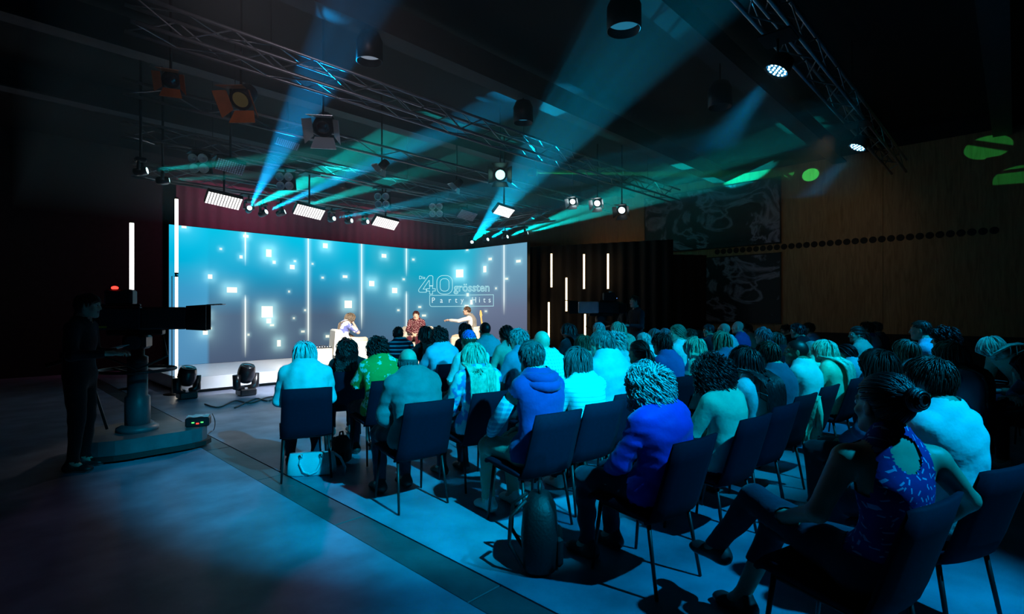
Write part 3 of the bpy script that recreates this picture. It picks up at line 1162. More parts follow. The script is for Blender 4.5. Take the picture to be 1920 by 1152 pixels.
def ell_d(p, c, r):
    r = np.array(r, np.float32)
    q = (p - np.array(c, np.float32))
    k0 = np.linalg.norm(q / r, axis=1)
    k1 = np.linalg.norm(q / (r * r), axis=1)
    return k0 * (k0 - 1) / np.maximum(k1, 1e-6)


def smin(a, b, k):
    h = np.clip(.5 + .5 * (b - a) / k, 0, 1)
    return b + (a - b) * h - k * h * (1 - h)


def vnormals(V, F):
    q = V[F]
    n = np.cross(q[:, 2] - q[:, 0], q[:, 3] - q[:, 1])
    N = np.zeros_like(V)
    for k in range(4):
        np.add.at(N, F[:, k], n)
    return N / np.maximum(np.linalg.norm(N, axis=1, keepdims=True), 1e-9)


def sub(V, F, keep):
    f = F[keep]
    u, inv = np.unique(f, return_inverse=True)
    return V[u], inv.reshape(f.shape), u


def np_mesh(name, V, F, mats, mi=None, smooth=True):
    me = bpy.data.meshes.new(name)
    F = np.asarray(F)
    me.vertices.add(len(V))
    me.vertices.foreach_set('co', np.asarray(V, np.float32).ravel())
    k = F.shape[1]
    me.loops.add(F.size)
    me.loops.foreach_set('vertex_index', F.astype(np.int32).ravel())
    me.polygons.add(len(F))
    me.polygons.foreach_set('loop_start', np.arange(0, F.size, k, dtype=np.int32))
    me.polygons.foreach_set('loop_total', np.full(len(F), k, np.int32))
    for m in mats:
        me.materials.append(m)
    if mi is not None:
        me.polygons.foreach_set('material_index', np.asarray(mi, np.int32))
    me.polygons.foreach_set('use_smooth', np.full(len(F), smooth, bool))
    me.update(calc_edges=True)
    return me


# ---------------------------------------------------------------- templates
def head_fn(p):
    d = ell_d(p, (0, -.012, .028), (.074, .094, .090))
    d = smin(d, ell_d(p, (0, .032, -.035), (.058, .062, .082)), .03)
    d = smin(d, ell_d(p, (0, .070, -.098), (.026, .022, .02)), .03)
    for s in (-1, 1):
        d = smin(d, cap_d(p, (s * .05, -.0, -.05), (s * .042, .045, -.088), .022, .018)[0], .03)
        d = smin(d, ell_d(p, (s * .046, .062, -.022), (.02, .02, .018)), .02)
        d = smin(d, cap_d(p, (s * .012, .086, .030), (s * .05, .070, .030), .012, .010)[0], .015)
    for s in (-1, 1):
        d = -smin(-d, ell_d(p, (s * .032, .098, .008), (.016, .016, .011)), .012)
    d = smin(d, cap_d(p, (0, .088, .018), (0, .108, -.026), .008, .013)[0], .012)
    d = smin(d, ell_d(p, (-.012, .098, -.03), (.009, .010, .008)), .008)
    d = smin(d, ell_d(p, (.012, .098, -.03), (.009, .010, .008)), .008)
    d = smin(d, cap_d(p, (-.018, .084, -.056), (.018, .084, -.056), .008, .008)[0], .008)
    d = smin(d, cap_d(p, (-.014, .082, -.068), (.014, .082, -.068), .008, .008)[0], .008)
    for s in (-1, 1):
        e = ell_d(p, (s * .080, -.008, -.004), (.012, .020, .034))
        e = -smin(-e, ell_d(p, (s * .092, -.004, .0), (.008, .012, .022)), .006)
        d = smin(d, e, .008)
    d = smin(d, cap_d(p, (0, -.025, -.06), (0, -.058, -.165), .056, .062)[0], .025)
    return d


def head_mesh(h):
    v, f = surface_nets(head_fn, (-.11, -.14, -.16), (.11, .14, .14), h)
    c = v[f].mean(1)
    mi = np.zeros(len(f), int)
    mi[(np.abs(c[:, 0]) < .024) & (c[:, 1] > .078) & (c[:, 2] < -.05) & (c[:, 2] > -.075)] = 1
    return v, f, mi


HEADS = [head_mesh(.0088), head_mesh(.0118)]


def hand_mesh(curl, point=False, h=.0062):
    segs = []
    kn = [(.030, .088, .0), (.011, .094, .003), (-.010, .090, .002), (-.029, .080, -.002)]
    ln = [.072, .080, .074, .058]
    for i, (k, L) in enumerate(zip(kn, ln)):
        cu = .12 if (point and i == 0) else (1.25 if point else curl * (1 + .12 * i))
        p = np.array(k)
        segs.append(((k[0] * .45, .01, 0), k, .0135, .0115))
        a = cu * .55
        dx = (k[0]) * .9
        for j, f in enumerate((.46, .30, .24)):
            d = np.array([dx * .6, math.cos(a), -math.sin(a)])
            d /= np.linalg.norm(d)
            q = p + d * L * f
            segs.append((tuple(p), tuple(q), .0098 - .0012 * j, .0088 - .0012 * j))
            p = q
            a += cu
    th = [(.018, .018, -.004), (.046, .050, -.016), (.056, .082, -.026), (.052, .106, -.032)]
    for j in range(3):
        segs.append((th[j], th[j + 1], .0135 - .0016 * j, .012 - .0016 * j))

    def fn(p):
        pal = ell_d(p, (0, .048, -.004), (.038, .054, .016))
        pal = smin(pal, cap_d(p, (0, -.02, 0), (0, .03, 0), .026, .028, .7)[0], .02)
        out = pal
        for i, s in enumerate(segs):
            d = cap_d(p, *s)[0]
            out = smin(out, d, .006)
        return out
    return surface_nets(fn, (-.06, -.06, -.11), (.085, .19, .035), h)


HAND = {'relax': hand_mesh(.45), 'point': hand_mesh(1.2, True), 'far': hand_mesh(.45, False, .0092)}


def shoe_fn(p):
    d = cap_d(p, (0, -.045, .045), (0, .115, .032), .044, .036, 1.0)[0]
    d = smin(d, cap_d(p, (0, -.03, .05), (0, -.02, .10), .042, .040)[0], .03)
    d = smin(d, ell_d(p, (0, .12, .03), (.046, .055, .026)), .02)
    return np.maximum(d, -p[:, 2] + .001)


SHV, SHF = surface_nets(shoe_fn, (-.07, -.12, -.02), (.07, .20, .16), .014)
SHMI = (SHV[SHF].mean(1)[:, 2] < .016).astype(int)

# ---------------------------------------------------------------- people materials
SKIN = {'fair': (.62, .42, .33), 'mid': (.50, .31, .22), 'tan': (.38, .22, .14), 'dark': (.16, .085, .055)}
HAIRC = {'black': (.010, .009, .010), 'darkbrown': (.030, .019, .013), 'brown': (.085, .050, .030), 'lightbrown': (.20, .15, .10),
         'blond': (.62, .54, .42), 'white': (.62, .62, .62), 'grey': (.28, .29, .30), 'darkgrey': (.10, .105, .11), 'red': (.16, .05, .03),
         'burgundy': (.05, .012, .012)}


def skin_mat(k):
    return mat('skin_' + k, SKIN[k], 0.5, noise=0.06, nscale=20, spec=0.4)


def hair_mat(k):
    return mat('hair_' + k, HAIRC[k], 0.42, noise=0.3, nscale=30, spec=0.5, bump=0.2, bscale=160)


M_LIP = mat('lips', (.42, .16, .14), .45)
M_EYE = mat('eye_white', (.8, .8, .78), .2)
M_IRIS = mat('iris_dark', (.03, .02, .015), .15)


def cloth(name, c, rough=.85, bump=.55):
    return mat('cloth_' + name, c, rough, noise=0.08, nscale=14, bump=bump, bscale=22, spec=.25, sheen=.15)


def pat_mat(name, kind, c1, c2, scale=1.0):
    key = 'cloth_' + name
    if key in MATS:
        return MATS[key]
    m = mat(key, c1, .85, spec=.25, bump=.2, bscale=22)
    nt = m.node_tree
    p = nt.nodes['Principled BSDF']
    tc = next(n for n in nt.nodes if n.type == 'TEX_COORD')
    N = lambda t, **k: _node(nt, t, **k)
    if kind == 'stripes':
        w = N('ShaderNodeTexWave', bands_direction='Z')
        w.inputs['Scale'].default_value = scale
        nt.links.new(tc.outputs['Object'], w.inputs['Vector'])
        fac = w.outputs['Fac']
        lo, hi = .74, .8
    elif kind == 'check':
        sx = N('ShaderNodeSeparateXYZ')
        nt.links.new(tc.outputs['Object'], sx.inputs[0])
        outs = []
        for ax in ('X', 'Z'):
            mu = N('ShaderNodeMath', operation='MULTIPLY')
            mu.inputs[1].default_value = scale
            nt.links.new(sx.outputs[ax], mu.inputs[0])
            fr = N('ShaderNodeMath', operation='FRACT')
            nt.links.new(mu.outputs[0], fr.inputs[0])
            gt = N('ShaderNodeMath', operation='GREATER_THAN')
            gt.inputs[1].default_value = .55
            nt.links.new(fr.outputs[0], gt.inputs[0])
            outs.append(gt)
        ad = N('ShaderNodeMath', operation='ADD')
        nt.links.new(outs[0].outputs[0], ad.inputs[0])
        nt.links.new(outs[1].outputs[0], ad.inputs[1])
        hf = N('ShaderNodeMath', operation='MULTIPLY')
        hf.inputs[1].default_value = .5
        nt.links.new(ad.outputs[0], hf.inputs[0])
        fac = hf.outputs[0]
        lo, hi = .0, 1.0
    elif kind == 'floral':
        v = N('ShaderNodeTexVoronoi', feature='F1')
        v.inputs['Scale'].default_value = scale
        nz = N('ShaderNodeTexNoise')
        nz.inputs['Scale'].default_value = scale * 1.8
        mx = N('ShaderNodeMix', data_type='VECTOR')
        mx.inputs['Factor'].default_value = .16
        nt.links.new(tc.outputs['Object'], nz.inputs['Vector'])
        nt.links.new(tc.outputs['Object'], mx.inputs[4])
        nt.links.new(nz.outputs['Color'], mx.inputs[5])
        nt.links.new(mx.outputs[1], v.inputs['Vector'])
        fac = v.outputs['Distance']
        lo, hi = .42, .34
    elif kind == 'dashes':
        v = N('ShaderNodeTexVoronoi', feature='F1')
        v.inputs['Scale'].default_value = scale
        v.inputs['Randomness'].default_value = .55
        nt.links.new(tc.outputs['Object'], v.inputs['Vector'])
        mp = N('ShaderNodeVectorMath', operation='SUBTRACT')
        sc = N('ShaderNodeVectorMath', operation='SCALE')
        sc.inputs['Scale'].default_value = scale
        nt.links.new(tc.outputs['Object'], sc.inputs[0])
        ps = N('ShaderNodeVectorMath', operation='SCALE')
        ps.inputs['Scale'].default_value = scale
        nt.links.new(v.outputs['Position'], ps.inputs[0])
        nt.links.new(sc.outputs[0], mp.inputs[0])
        nt.links.new(ps.outputs[0], mp.inputs[1])
        sp = N('ShaderNodeSeparateColor')
        nt.links.new(v.outputs['Color'], sp.inputs[0])
        an = N('ShaderNodeMath', operation='MULTIPLY')
        an.inputs[1].default_value = 6.28
        nt.links.new(sp.outputs[0], an.inputs[0])
        ro = N('ShaderNodeVectorRotate', rotation_type='Y_AXIS')
        nt.links.new(mp.outputs[0], ro.inputs['Vector'])
        nt.links.new(an.outputs[0], ro.inputs['Angle'])
        s3 = N('ShaderNodeSeparateXYZ')
        nt.links.new(ro.outputs[0], s3.inputs[0])
        ms = []
        for ax, lim in (('X', .30), ('Z', .085)):
            ab = N('ShaderNodeMath', operation='ABSOLUTE')
            nt.links.new(s3.outputs[ax], ab.inputs[0])
            lt = N('ShaderNodeMath', operation='LESS_THAN')
            lt.inputs[1].default_value = lim
            nt.links.new(ab.outputs[0], lt.inputs[0])
            ms.append(lt)
        mu = N('ShaderNodeMath', operation='MULTIPLY')
        nt.links.new(ms[0].outputs[0], mu.inputs[0])
        nt.links.new(ms[1].outputs[0], mu.inputs[1])
        fac = mu.outputs[0]
        lo, hi = .4, .6
    else:
        nz = N('ShaderNodeTexNoise')
        nz.inputs['Scale'].default_value = scale
        nt.links.new(tc.outputs['Object'], nz.inputs['Vector'])
        fac = nz.outputs['Fac']
        lo, hi = .50, .56
    mr = N('ShaderNodeMapRange')
    mr.inputs[1].default_value, mr.inputs[2].default_value = lo, hi
    nt.links.new(fac, mr.inputs[0])
    mc = N('ShaderNodeMix', data_type='RGBA')
    mc.inputs[6].default_value = (*c1, 1)
    mc.inputs[7].default_value = (*c2, 1)
    nt.links.new(mr.outputs[0], mc.inputs['Factor'])
    nt.links.new(mc.outputs[2], p.inputs['Base Color'])
    return m


def _node(nt, t, **k):
    n = nt.nodes.new(t)
    for a, b in k.items():
        setattr(n, a, b)
    return n


# ---------------------------------------------------------------- hair
def strands_mesh(P, w, nrm):
    """P (N,S,3) strand points, w (N,S) half widths, nrm (N,S,3) outward; three-sided tapering locks"""
    N, S, _ = P.shape
    T = np.gradient(P, axis=1)
    T /= np.maximum(np.linalg.norm(T, axis=2, keepdims=True), 1e-9)
    side = np.cross(T, nrm)
    side /= np.maximum(np.linalg.norm(side, axis=2, keepdims=True), 1e-9)
    up = np.cross(side, T)
    ring = np.stack([P + side * w[..., None], P + up * (w * .7)[..., None], P - side * w[..., None]], 2)
    V = ring.reshape(-1, 3)
    i = np.arange(N)[:, None, None]
    s = np.arange(S - 1)[None, :, None]
    k = np.arange(3)[None, None, :]
    a = i * S * 3 + s * 3 + k
    b = i * S * 3 + s * 3 + (k + 1) % 3
    F = np.stack([a, b, b + 3, a + 3], -1).reshape(-1, 4)
    return V, F


HR = np.array([.079, .100, .095])
HC = np.array([0, -.012, .028])


def hairline(y):
    return np.interp(y, [-.11, -.06, -.035, -.012, .012, .035, .06, .085], [-.085, -.075, -.035, .035, .028, .030, .062, .092])


def hair_cap(off, bald=False, drop=0.0):
    V, F = [], []
    n, m = 28, 18
    for i in range(m + 1):
        for k in range(n):
            a, b = PI * i / m, 2 * PI * k / n
            V.append((math.sin(a) * math.cos(b), math.sin(a) * math.sin(b), math.cos(a)))
    V = np.array(V) * (HR + off) + HC
    for i in range(m):
        for k in range(n):
            F.append((i * n + k, (i + 1) * n + k, (i + 1) * n + (k + 1) % n, i * n + (k + 1) % n))
    F = np.array(F)
    c = V[F].mean(1)
    keep = c[:, 2] > hairline(c[:, 1]) - drop
    if bald:
        keep &= (c[:, 2] < .022 + .25 * np.maximum(-c[:, 1] - .06, 0)) & (c[:, 1] < .05)
    return sub(V, F, keep)[:2]


def make_hair(style, rng, dens=1.0, down=(0, 0, -1), back=0.0):
    """hair mesh in head space; down is gravity there"""
    g = np.array(down)
    st = dict(len=.10, n=170, w=.0085, curl=0.0, vol=.012, S=7, kind='fall', drop=0.0)
    st.update({'short': dict(len=.055, n=190, w=.008, vol=.010, S=4),
               'crop': dict(len=.030, n=200, w=.007, vol=.006, S=3),
               'tousle': dict(len=.075, n=200, w=.009, vol=.016, S=5, curl=.007),
               'curlyshort': dict(len=.10, n=210, w=.010, vol=.022, S=8, curl=.014),
               'curly': dict(len=.17, n=250, w=.011, vol=.034, S=12, curl=.020),
               'wavy': dict(len=.34, n=230, w=.012, vol=.024, S=15, curl=.012),
               'bob': dict(len=.20, n=200, w=.011, vol=.017, S=9, curl=.002),
               'long': dict(len=.42, n=210, w=.012, vol=.016, S=15, curl=.004),
               'verylong': dict(len=.47, n=220, w=.013, vol=.016, S=18, curl=.003),
               'ponytail': dict(len=.12, n=200, w=.009, vol=.008, S=8, kind='tie', tie=(0, -.115, .03)),
               'bun': dict(len=.12, n=200, w=.009, vol=.008, S=8, kind='tie', tie=(.0, -.118, .055)),
               'lowtail': dict(len=.15, n=200, w=.010, vol=.010, S=8, kind='tie', tie=(0, -.105, -.055)),
               'fringe': dict(len=.05, n=120, w=.008, vol=.008, S=4, bald=True),
               'buzz': dict(len=0, n=0, vol=.004),
               'bald': dict(len=0, n=0)}[style])
    if style == 'bald':
        return None
    bald = st.get('bald', False)
    CV, CF = hair_cap(.004 if style in ('buzz', 'crop', 'fringe') else .007, bald)
    parts = [(CV, CF)]
    n = int(st['n'] * dens * 2.9)
    st['w'] = st['w'] * .47 / math.sqrt(dens)
    if n:
        u = rng.normal(size=(n * 4, 3))
        u /= np.linalg.norm(u, axis=1, keepdims=True)
        R = u * HR + HC
        ok = R[:, 2] > hairline(R[:, 1]) - .0
        if bald:
            ok &= (R[:, 2] < .018) & (R[:, 1] < .04)
        u, R = u[ok][:n], R[ok][:n]
        n = len(R)
        S = st['S']
        whorl = np.array([0, -.055, .115])
        d = R - whorl
        nr = u / HR
        nr /= np.linalg.norm(nr, axis=1, keepdims=True)
        d -= nr * (d * nr).sum(1, keepdims=True)
        d /= np.maximum(np.linalg.norm(d, axis=1, keepdims=True), .02)
        layer = rng.uniform(.25, 1.0, n) * st['vol'] + .005
        L = st['len'] * rng.uniform(.75, 1.08, n)
        step = L / (S - 1)
        P = np.zeros((n, S, 3))
        NR = np.zeros((n, S, 3))
        q = R + nr * .003
        ph = rng.uniform(0, 6.28, n)
        for s in range(S):
            P[:, s] = q
            e = (q - HC) / (HR + layer[:, None])
            k = np.linalg.norm(e, axis=1, keepdims=True)
            nr = e / (HR + layer[:, None])
            nr /= np.maximum(np.linalg.norm(nr, axis=1, keepdims=True), 1e-9)
            NR[:, s] = nr
            if st['kind'] == 'tie':
                tgt = np.array(st['tie']) - q
                dist = np.linalg.norm(tgt, axis=1, keepdims=True)
                d = tgt / np.maximum(dist, 1e-6)
                step_ = np.minimum(dist[:, 0] / max(1, S - 1 - s), .06)
            else:
                gg = g * (.55 if s < 2 else .85)
                d = d * .6 + gg * .55 + rng.normal(size=(n, 3)) * (.05 if st['len'] < .1 else .035)
                d /= np.maximum(np.linalg.norm(d, axis=1, keepdims=True), 1e-9)
                step_ = step
            near = (k[:, 0] < 1.15)
            dn = (d * nr).sum(1, keepdims=True)
            d = np.where(near[:, None] & (dn < 0), d - nr * dn, d)
            q = q + d * step_[:, None]
            # keep outside of the head, and off the face
            e = (q - HC) / (HR + layer[:, None])
            k = np.linalg.norm(e, axis=1, keepdims=True)
            q = np.where(k < 1, HC + (q - HC) / np.maximum(k, .2), q)
            low = q[:, 2] < .04
            face = low & (q[:, 1] > .03)
            q[:, 1] = np.where(face, q[:, 1] * .75 + .03 * .25, q[:, 1])
            q[:, 0] = np.where(face, np.sign(q[:, 0]) * np.maximum(np.abs(q[:, 0]), .074), q[:, 0])
            neck = (q[:, 2] < -.10)
            rr = np.hypot(q[:, 0], (q[:, 1] + .05))
            nc = np.array([0, -.05])
            q[:, :2] = np.where((neck & (rr < .072))[:, None], nc + (q[:, :2] - nc) * (.072 / np.maximum(rr, .03))[:, None], q[:, :2])
            if st['len'] > .25:
                lim = np.interp(-q[:, 2], [.06, .085, .11, .13, .16, .20, .30, .50], [-.118, -.165, -.214, -.232, -.246, -.256, -.260, -.262]) - layer * .5 - back * np.clip((-q[:, 2] - .10) / .04, 0, 1)
                q[:, 1] = np.where((q[:, 2] < -.06) & (q[:, 1] > lim) & (np.abs(q[:, 0]) < .12), lim, q[:, 1])
                q[:, 0] = np.where(q[:, 2] < -.14, np.clip(q[:, 0], -.15, .15) * .985, q[:, 0])
            else:
                fl_ = -.105 - .014 * np.sin(ph)
                step = np.where(q[:, 2] < fl_, step * .12, step)
        if st['curl']:
            tt = np.arange(S)[None, :]
            wv = 1.25 + rng.uniform(-.25, .25, (n, 1))
            amp = st['curl'] * np.minimum(1, tt / 3.0)
            sd = np.cross(NR, np.gradient(P, axis=1))
            sd /= np.maximum(np.linalg.norm(sd, axis=2, keepdims=True), 1e-9)
            P = P + sd * (amp * np.sin(tt * wv + ph[:, None]))[..., None] + NR * (amp * np.cos(tt * wv + ph[:, None]) + amp * .5)[..., None]
        tap = np.ones(S)
        tap[-1] = .25
        if S > 4:
            tap[-2] = .7
        w = st['w'] * rng.uniform(.7, 1.25, (n, 1)) * tap[None]
        parts.append(strands_mesh(P, w, NR))
        if style in ('ponytail', 'lowtail'):
            nn, SS_ = 46, 13
            t0 = np.array(st['tie'])
            q = t0 + rng.normal(size=(nn, 3)) * .010
            P = np.zeros((nn, SS_, 3))
            d = np.tile(np.array([0, -1.0, .15]), (nn, 1)) + rng.normal(size=(nn, 3)) * .2
            for s in range(SS_):
                P[:, s] = q
                d = d * .72 + g * .34 + rng.normal(size=(nn, 3)) * .05
                d /= np.linalg.norm(d, axis=1, keepdims=True)
                q = q + d * .024
                if s < 1:
                    q[:, 1] -= .004
            NRm = np.tile(np.array([0, -1.0, 0]), (nn, SS_, 1))
            w = .009 * np.ones((nn, SS_)) * np.linspace(1, .35, SS_)
            parts.append(strands_mesh(P, w, NRm))
        if style == 'bun':
            nn, SS_ = 30, 14
            t0 = np.array(st['tie']) + np.array([0, -.022, .0])
            a = np.linspace(0, 2 * PI, SS_)
            P = np.zeros((nn, SS_, 3))
            NRm = np.zeros((nn, SS_, 3))
            for i in range(nn):
                r = rng.uniform(.012, .043)
                ph_ = rng.uniform(0, 6.28)
                aa = a * rng.uniform(.75, 1.05) + ph_
                dep = math.sqrt(max(0, .045 ** 2 - r * r)) * rng.uniform(-.7, 1)
                P[i] = t0 + np.stack([r * np.cos(aa), np.full(SS_, -dep), r * np.sin(aa)], 1)
                NRm[i] = np.stack([np.cos(aa), np.full(SS_, -.5), np.sin(aa)], 1)
            parts.append(strands_mesh(P, np.full((nn, SS_), .0095), NRm))
    V, F, o = [], [], 0
    for a, b in parts:
        V.append(a)
        F.append(b + o)
        o += len(a)
    return np.concatenate(V), np.concatenate(F)


# ---------------------------------------------------------------- the person builder
def rotx(p, piv, a):
    p = np.array(p, float) - piv
    c, s = math.cos(a), math.sin(a)
    return np.array([p[0], p[1] * c - p[2] * s, p[1] * s + p[2] * c]) + piv


def M3(v):
    return np.array(v)


def person(label, loc, rz, ztop, hair=('short', 'darkbrown'), skin='fair', shirt=None, sleeve=.9, trousers=None, shoes=None,
           build=1.0, lean=0.0, yaw=0.0, pitch=0.0, twist=0.0, arms=('lap', 'lap'), pose='sit', J=None, tank=False, h=.019, seed=1, loose=.012,
           dens=1.0, hands=('relax', 'relax'), group='seated audience', legs_len=None, bareleg=False, skirt=False, glasses=False, roll=0.0, name='person', vest=None, hair_back=0.0, collar=False):
    rng = np.random.RandomState(seed)
    root = thing(name, label, 'person', loc, rz, group)
    if pose == 'sit':
        sc = (ztop - .46) / .84
        zz = lambda z: .46 + (z - .46) * sc if z > .46 else z
        j = dict(pel=(0, -.10, .55), waist=(0, -.155, .70), chest=(0, -.15, .90), up=(0, -.125, 1.00), nk=(0, -.105, 1.06),
                 head=(0, -.055, 1.178), sl=(-.165, -.125, .985), sr=(.165, -.125, .985),
                 hl=(-.085, -.06, .535), hr=(.085, -.06, .535), kl=(-.11, .36, .50), kr=(.11, .36, .50),
                 al=(-.12, .34, .10), ar=(.12, .34, .10))
        AR = {'lap': ((-.225, -.02, .74), (-.085, .17, .605)), 'down': ((-.24, -.11, .74), (-.24, .06, .58)),
              'crossed': ((-.215, .03, .80), (.03, .12, .83)), 'chin': ((-.19, .14, .82), (-.05, .09, 1.03)),
              'up': ((-.22, .12, .86), (-.06, .13, 1.02)), 'phone': ((-.2, .06, .76), (-.05, .25, .82)),
              'knee': ((-.22, .10, .72), (-.12, .30, .60)), 'out': ((-.33, -.20, .78), (-.16, -.02, .64))}
    else:
        sc = ztop / 1.72
        zz = lambda z: z * sc
        j = dict(pel=(0, 0, .93), waist=(0, -.01, 1.08), chest=(0, -.01, 1.26), up=(0, -.015, 1.38), nk=(0, -.01, 1.45), head=(0, .03, 1.585),
                 sl=(-.17, -.015, 1.37), sr=(.17, -.015, 1.37), hl=(-.09, 0, .90), hr=(.09, 0, .90), kl=(-.10, .02, .49), kr=(.10, .02, .49),
                 al=(-.11, -.01, .10), ar=(.11, -.01, .10))
        AR = {'lap': ((-.23, -.02, 1.10), (-.21, .08, .87)), 'hold': ((-.22, .02, 1.12), (-.10, .26, 1.14)), 'high': ((-.2, .12, 1.2), (-.08, .3, 1.32))}
    for i, s in ((0, 'l'), (1, 'r')):
        e, w = AR[arms[i]]
        sg = 1 if s == 'l' else -1
        j['e' + s] = (e[0] * sg, e[1], e[2])
        j['w' + s] = (w[0] * sg, w[1], w[2])
    if J:
        j.update(J)
    j = {k: np.array([v[0], v[1], zz(v[2])]) for k, v in j.items()}
    piv = j['pel'].copy()
    for k in ('waist', 'chest', 'up', 'nk', 'head', 'sl', 'sr', 'el', 'er', 'wl', 'wr'):
        f = {'waist': .35, 'chest': .8}.get(k, 1.0)
        if k in ('wl', 'wr', 'el', 'er') and J and k in J:
            continue
        if k in ('wl', 'wr') and lean > 0 and arms[0] in ('lap', 'knee', 'down'):
            continue
        j[k] = rotx(j[k], piv, -lean * f)
        if twist:
            v = j[k] - piv
            a = twist * f
            j[k] = piv + np.array([v[0] * math.cos(a) - v[1] * math.sin(a), v[0] * math.sin(a) + v[1] * math.cos(a), v[2]])
    B = build
    hs = .97 if sc < 1.02 else 1.0
    prims = [('torso', j['pel'], j['waist'], .165 * B, .143 * B, .68), ('torso', j['waist'], j['chest'], .143 * B, .158 * B, .66),
             ('torso', j['chest'], j['up'], .158 * B, .128 * B, .64), ('torso', j['sl'] * .88 + j['up'] * .12, j['sr'] * .88 + j['up'] * .12, .058 * B, .058 * B, 1),
             ('neck', j['up'] + [0, 0, .03], j['head'] + [0, -.02, -.06], .066, .054, 1)]
    for s in 'lr':
        prims += [('ua', j['s' + s], j['e' + s], .054 * B, .040 * B, 1), ('fa', j['e' + s], j['w' + s], .040 * B, .026, 1),
                  ('th', j['h' + s], j['k' + s], .088 * B, .060 * B, 1), ('sh', j['k' + s], j['a' + s], .058 * B, .038, 1),
                  ('sh', j['a' + s], j['a' + s] + [0, .06, -.05], .038, .032, 1)]
    if pose == 'sit':
        prims.append(('torso', j['pel'] + [-.07, .02, -.01], j['pel'] + [.07, .02, -.01], .105 * B, .105 * B, 1))
    K = {'torso': .05, 'neck': .04, 'ua': .025, 'fa': .02, 'th': .03, 'sh': .02}

    def fn(p):
        d = None
        for (t, a, b, ra, rb, fl_) in prims:
            q = cap_d(p, a, b, ra, rb, fl_)[0]
            d = q if d is None else smin(d, q, K[t])
        return d
    pts = np.array([q for pr in prims for q in (pr[1], pr[2])])
    lo, hi = pts.min(0) - .18 * max(1, B), pts.max(0) + .18 * max(1, B)
    lo[2] = max(lo[2], .0)
    V, F = surface_nets(fn, lo, hi, h)
    N = vnormals(V, F)
    C = V[F].mean(1)
    ds, ts = [], []
    for pr in prims:
        d, t = cap_d(C.astype(np.float32), *pr[1:])
        ds.append(d)
        ts.append(t)
    ds, ts = np.array(ds), np.array(ts)
    who = ds.argmin(0)
    kind = np.array([{'torso': 0, 'neck': 1, 'ua': 2, 'fa': 3, 'th': 4, 'sh': 5}[pr[0]] for pr in prims])[who]
    t = ts[who, np.arange(len(C))]
    # body: limbs and trunk, head and hands in one mesh
    Hm = np.array(Euler((pitch - lean * .35, roll, yaw), 'XYZ').to_matrix())
    BV, BF, BM = [V], [F], [np.zeros(len(F), int)]
    off = len(V)

    def push(v, f, mi):
        nonlocal off
        BV.append(v); BF.append(f + off); BM.append(mi)
        off += len(v)
    hv_, hf_, hm_ = HEADS[1 if h >= .0185 else 0]
    push(hv_ * hs @ Hm.T + j['head'], hf_, hm_)
    for s in (-1, 1):
        b = MB().ball((s * .032, .083, .008), .0125, 8, 6)
        v = np.array(b.v)
        f = np.array([q if len(q) == 4 else (*q, q[-1]) for q in b.f])
        ir = (v[f].mean(1)[:, 1] > .092) & (np.abs(v[f].mean(1)[:, 0] - s * .032) < .006)
        push(v * hs @ Hm.T + j['head'], f, 2 + ir.astype(int))
    for i, s in enumerate('lr'):
        hv, hf = HAND['far' if h >= .0185 and hands[i] == 'relax' else hands[i]]
        sg = 1 if s == 'l' else -1
        hv = hv * np.array([sg, 1, 1]) * .95
        hf2 = hf if sg == 1 else hf[:, ::-1]
        dy = j['w' + s] - j['e' + s]
        if pose == 'sit' and arms[i] in ('lap', 'knee'):
            dy = dy + np.array([0, .10, -.02])
        dy = dy / np.linalg.norm(dy)
        upv = np.array([0, 0, 1.0]) if arms[i] not in ('chin', 'up') else np.array([0, 1.0, .2])
        zx = np.cross(dy, upv); zx /= np.linalg.norm(zx)
        up2 = np.cross(zx, dy)
        R = np.stack([zx, dy, up2], 1)
        push(hv @ R.T + j['w' + s] + dy * .012, hf2, np.zeros(len(hf2), int))
    link('body', np_mesh('body', np.concatenate(BV), np.concatenate(BF), [skin_mat(skin), M_LIP, M_EYE, M_IRIS], np.concatenate(BM)), root)
    # clothes: shells lifted off the body
    wr = np.zeros(len(V))
    for k in range(7):
        kv = rng.normal(size=3) * np.array([22, 22, 30])
        wr += np.sin(V @ kv + rng.uniform(0, 6)) / (1 + k * .2)
    wr *= .0016 * max(1.0, loose / .012)
    if loose >= .018:   # heavier cloth: broken folds running across the back
        f = np.sin(V @ np.array([9., 7., 38.]) + 1.7 * np.sin(V @ np.array([16., 5., 9.]) + seed)) + .6 * np.sin(V @ np.array([-21., 12., 46.]) + seed * 1.3)
        wr += .0042 * (1 - np.abs(f)) * np.clip(1.15 - np.abs(V[:, 2] - .78) * 2.2, .15, 1)

    def shell(nm, keep, lift, m, extra=0):
        if keep.sum() < 4:
            return None
        vv, ff, u = sub(V, F, keep)
        return link(nm, np_mesh(nm, vv + N[u] * (lift + wr[u] + extra)[:, None], ff, [m]), root)
    tv = np.where(kind == 2, t, np.where(kind == 3, 1 + t, 9))
    top_z = j['up'][2]
    sh_keep = (kind == 0) | ((tv <= sleeve) & (tv < 5))
    if pose == 'sit':
        sh_keep &= ~((kind == 0) & (C[:, 2] < j['pel'][2] - .06)) & ~((kind == 0) & (C[:, 1] > j['pel'][1] + .12) & (C[:, 2] < j['pel'][2] + .03))
    else:
        sh_keep &= ~((kind == 0) & (C[:, 2] < j['pel'][2] - .02))
